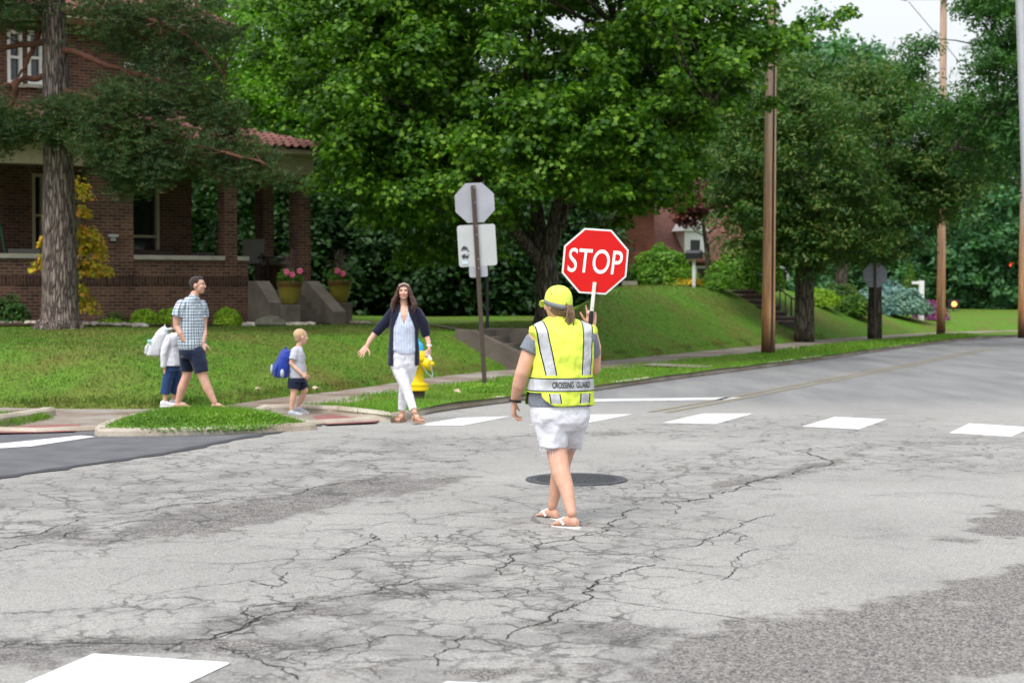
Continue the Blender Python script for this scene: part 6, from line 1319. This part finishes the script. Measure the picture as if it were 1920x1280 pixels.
fuse(mb,'shorts',NS,mn.t,.006,3,disp=.012)
SH=cloth('short_dark_hair',(.028,.018,.014),.7,.3,90,.9)
m=MB(); m.ell(A(0,-.022,.040),np.array((.078,.093,.082))*.98,M,18,14); m.ell(A(0,.035,.092),np.array((.055,.045,.024)),M,14,8); m.ell(A(0,-.06,-.0),np.array((.062,.040,.06)),M,14,8); fuse(m,'hair',SH,mn.t,.004,1,disp=.006)
# ---- the boy
by=Pn(556,780,19.8,.03,'small blond boy in grey shirt and navy shorts looking away to the right'); J=by.J
TH=72; hs=.88
mb=MB(); A,M=head(mb,J(564,632),58,.90,2); limb(mb,[J(560,652,0),J(562,643,0)],[.038,.036])
mb.loft(tor([(557,716,0,.105,.09),(557,702,0,.11,.092),(556,680,0,.10,.085),(556,665,0,.115,.085),(556,657,0,.11,.07),(558,650,0,.05,.045)],TH,J))
limb(mb,[J(554,660,-.10),J(549,670,-.12),J(546,681,-.12)],[.036,.032,.027]); limb(mb,[J(546,681,-.12),J(556,692,-.13),J(565,700,-.13)],[.027,.024,.018])
hand(mb,J(566,701,-.13),v3(.8,-.1,-.6),v3(-.3,.8,-.2),v3(.4,0,.6),.62,curl=(40,45,35))
limb(mb,[J(561,660,.10),J(566,670,.12),J(569,681,.12)],[.035,.031,.026]); limb(mb,[J(569,681,.12),J(571,692,.06),J(572,701,.0)],[.026,.024,.018]); hand(mb,J(572,702,0),v3(.3,-.1,-.8),v3(-.3,.8,-.2),v3(.6,0,.4),.62,curl=(40,45,35))
limb(mb,[J(551,718,-.04),J(551,733,-.05),J(549,748,-.05),J(547,768,-.04)],[.062,.042,.038,.024]); limb(mb,[J(562,718,.05),J(572,731,.06),J(566,746,.09),J(557,762,.12)],[.062,.042,.037,.024])
f1=foot(mb,J(547.5,771,-.04),100,.68,0); f2=foot(mb,J(558,766,.12),80,.68,8)
fuse(mb,'body',SK3,by.t,.005,3); face(A,M,by.t,.9,(.35,.25,.15))
def shoe(ft,s,mat,parent,label=None):
    A_,u2,r=ft; m=MB(); S=[(-.072,.030,.026,.034),(-.055,.034,.034,.044),(0,.040,.036,.052),(.05,.030,.038,.040),(.10,.020,.044,.030),(.15,.014,.045,.024),(.185,.010,.036,.017),(.2,.006,.02,.010)]
    m.loft([(A_(0,y*s,z*s),r*w_*s,u2*h_*s) for y,z,w_,h_ in S],16,2.6); o=fuse(m,'shoe',mat,parent,.004,2); sole(A_,u2,r,s*1.04,WHT,o,'sole',.026)
    m=MB(); m.tube([A_(0,0,.05*s),A_(0,-.004,.09*s)],[.036*s,.034*s],12); m.build('sock',WHT,parent,True)
shoe(f1,.70,plain('grey_shoe',(.35,.37,.42),.7),by.t); shoe(f2,.70,plain('grey_shoe',(.35,.37,.42),.7),by.t)
mb=MB(); mb.loft(tor([(557,708,0,.125,.105),(557,700,0,.128,.108),(556,680,0,.12,.10),(556,665,0,.128,.10),(556,657,0,.12,.08),(559,650,0,.055,.05)],TH,J),24)
sleeve(mb,[J(555,658,-.08),J(551,667,-.11),J(549,674,-.12)],[.050,.050,.052],14); sleeve(mb,[J(561,658,.08),J(565,667,.11),J(567,674,.12)],[.048,.048,.050],14)
fuse(mb,'shirt',cloth('light_grey_shirt',(.42,.43,.48)),by.t,.005,3,disp=.010)
mb=MB(); mb.loft(tor([(557,700,0,.118,.10),(557,716,0,.122,.105)],TH,J),24); sleeve(mb,[J(551,716,-.04),J(550,729,-.05)],[.082,.070],16); sleeve(mb,[J(563,716,.05),J(570,728,.06)],[.082,.070],16); fuse(mb,'shorts',NS,by.t,.005,3,disp=.008)
m=MB(); m.ell(A(0,-.016,.036),np.array((.0765,.092,.084))*.9,M,18,14); m.ell(A(0,-.055,-.01),np.array((.056,.036,.05))*.9,M,14,8); fuse(m,'hair',cloth('blond_hair',(.50,.34,.19),.6,.2,90,.6),by.t,.004,1)
def pack(c,th,wd,ht,dp,mat,mat2,label,cat='backpack',lean=6,trim=None,rch=.13):
    t=empty('backpack',c,label,cat); f,r=fdir(th),rdir(th); u=unit(v3(0,0,1)+f*math.sin(R(lean))); m=MB()
    m.loft([(-u*ht*.5,r*wd*.36,f*dp*.30,3.5),(-u*ht*.46,r*wd*.48,f*dp*.46,3.5),(-u*ht*.1-f*dp*.06,r*wd*.5,f*dp*.52,3),(u*ht*.25,r*wd*.47,f*dp*.42,3),(u*ht*.42,r*wd*.36,f*dp*.28,2.5),(u*ht*.5,r*wd*.18,f*dp*.12,2.2)],24)
    b=fuse(m,'bag',mat,t,.006,3,disp=.012)
    m=MB(); m.loft([(-u*ht*.42-f*dp*.50,r*wd*.34,f*dp*.10,4),(-u*ht*.2-f*dp*.60,r*wd*.38,f*dp*.14,4),(u*ht*.02-f*dp*.52,r*wd*.34,f*dp*.08,4)],20); fuse(m,'front_pocket',mat2,t,.006,2)
    for s in(-1,1):
        m=MB(); m.tube([r*s*wd*.22+u*ht*.40+f*dp*.2,r*s*wd*.26+u*ht*.47+f*dp*.75,r*s*wd*.30+u*ht*.30+f*(dp*.5+rch),r*s*wd*.36-u*ht*.02+f*(dp*.5+rch*.75),r*s*wd*.42-u*ht*.28+f*dp*.45],[.014,.016,.017,.014,.010],8); m.build('strap',mat2 if trim is None else trim,t,True)
    MB().tube([r*-.03+u*ht*.45,r*-.02+u*ht*.56,r*.02+u*ht*.56,r*.03+u*ht*.45],.008,8).build('handle',mat2,t,True)
    return t,u,f,r
BLU=cloth('royal_blue_nylon',(.012,.035,.24),.6,.15); t,u,f,r=pack(pd(531,681,19.78),TH-4,.25,.36,.17,BLU,BLU,'royal blue backpack with a pale side pocket on the back of the boy',lean=10)
m=MB(); m.ell(r*.0-f*.13-u*.07,(.02,.035,.06),n=12,m=8); m.ell(-f*.02-r*.0+r*.115-u*.12,(.025,.05,.055),n=12,m=8); fuse(m,'side_pocket',plain('pale_mesh',(.4,.45,.5),.7),t,.005,1)
# ---- the girl behind the man
gl=Pn(322,757,20.5,.06,'girl in white jacket and wide navy trousers half hidden behind the man'); J=gl.J
TH=84
mb=MB(); A,M=head(mb,J(337,603),84,.90,0); limb(mb,[J(330,628,0),J(334,616,0)],[.038,.036])
mb.loft(tor([(323,694,0,.11,.10),(322,680,0,.115,.10),(322,655,0,.10,.085),(324,638,0,.12,.09),(325,630,0,.12,.07),(329,624,0,.05,.045)],TH,J))
limb(mb,[J(315,637,-.11),J(309,655,-.13),J(307,672,-.13)],[.040,.035,.030]); limb(mb,[J(307,672,-.13),J(307,684,-.12),J(309,692,-.10)],[.028,.024,.018]); hand(mb,J(309,691,-.10),v3(.1,0,-1),v3(0,.9,0),v3(.9,0,.1),.66,curl=(30,35,25))
limb(mb,[J(335,637,.11),J(341,655,.13),J(345,672,.12)],[.038,.033,.028]); limb(mb,[J(345,672,.12),J(347,684,.08),J(348,692,.05)],[.028,.024,.018]); hand(mb,J(348,692,.05),v3(.1,0,-1),v3(0,.9,0),v3(.9,0,.1),.66,curl=(30,35,25))
limb(mb,[J(317,696,-.04),J(313,720,-.05),J(309,751,-.05)],[.065,.045,.027]); limb(mb,[J(329,696,.05),J(330,720,.06),J(325,749,.08)],[.065,.045,.027])
f1=foot(mb,J(309,752,-.05),88,.78,0); f2=foot(mb,J(326,750,.08),88,.78,0)
fuse(mb,'body',SK3,gl.t,.006,3); face(A,M,gl.t,.9,(.08,.04,.02))
WS=plain('white_shoe',(.66,.68,.72),.6); shoe(f1,.78,WS,gl.t); shoe(f2,.78,WS,gl.t)
WJ=cloth('white_jacket',(.62,.62,.68),.85,.05,16,.5)
mb=MB(); mb.loft(tor([(323,685,0,.145,.13),(323,672,0,.135,.12),(322,652,0,.122,.105),(324,636,0,.132,.10),(326,629,0,.12,.08),(330,622,0,.055,.05)],TH,J),24)
sleeve(mb,[J(317,634,-.09),J(309,655,-.13),J(307,672,-.13),J(307,688,-.12)],[.054,.050,.046,.040],14); sleeve(mb,[J(333,634,.10),J(341,655,.13),J(345,672,.12),J(348,688,.07)],[.052,.048,.044,.038],14)
fuse(mb,'jacket',WJ,gl.t,.006,3,disp=.014)
mb=MB(); mb.loft(tor([(323,676,0,.12,.105),(323,695,0,.125,.11)],TH,J),22); sleeve(mb,[J(318,694,-.04),J(313,715,-.05),J(309.5,738,-.05)],[.080,.062,.068],16); sleeve(mb,[J(329,694,.05),J(332,715,.06),J(327,737,.08)],[.080,.060,.066],16)
fuse(mb,'trousers',cloth('navy_denim',(.018,.05,.14),.85,.25,12,.5),gl.t,.006,3,disp=.012)
m=MB(); m.ell(A(0,-.02,.034),np.array((.082,.096,.086))*.9,M,18,14); 
for i in range(9): xx=-.05+.0125*i; m.tube([A(xx,-.07,.02),A(xx,-.095,-.07),A(xx,-.075,-.13),A(xx,-.06,-.2)],[.02,.024,.022,.012],8)
fuse(m,'hair',cloth('brown_hair',(.10,.05,.03),.5,.3,60,.8),gl.t,.005,1)
WB=cloth('white_canvas',(.55,.56,.58),.8,.06); t,u,f,r=pack(pd(298,640,20.48),TH-2,.27,.40,.20,WB,WB,'white backpack with a mint strap on the back of the girl',lean=22)
m=MB(); m.tube([r*.14-f*.10+u*.0,-f*.135+r*.02+u*.01,-r*.1-f*.11+u*.01],[.015,.018,.015],8); m.build('mint_strap',plain('mint',(.25,.55,.5),.6),t,True)
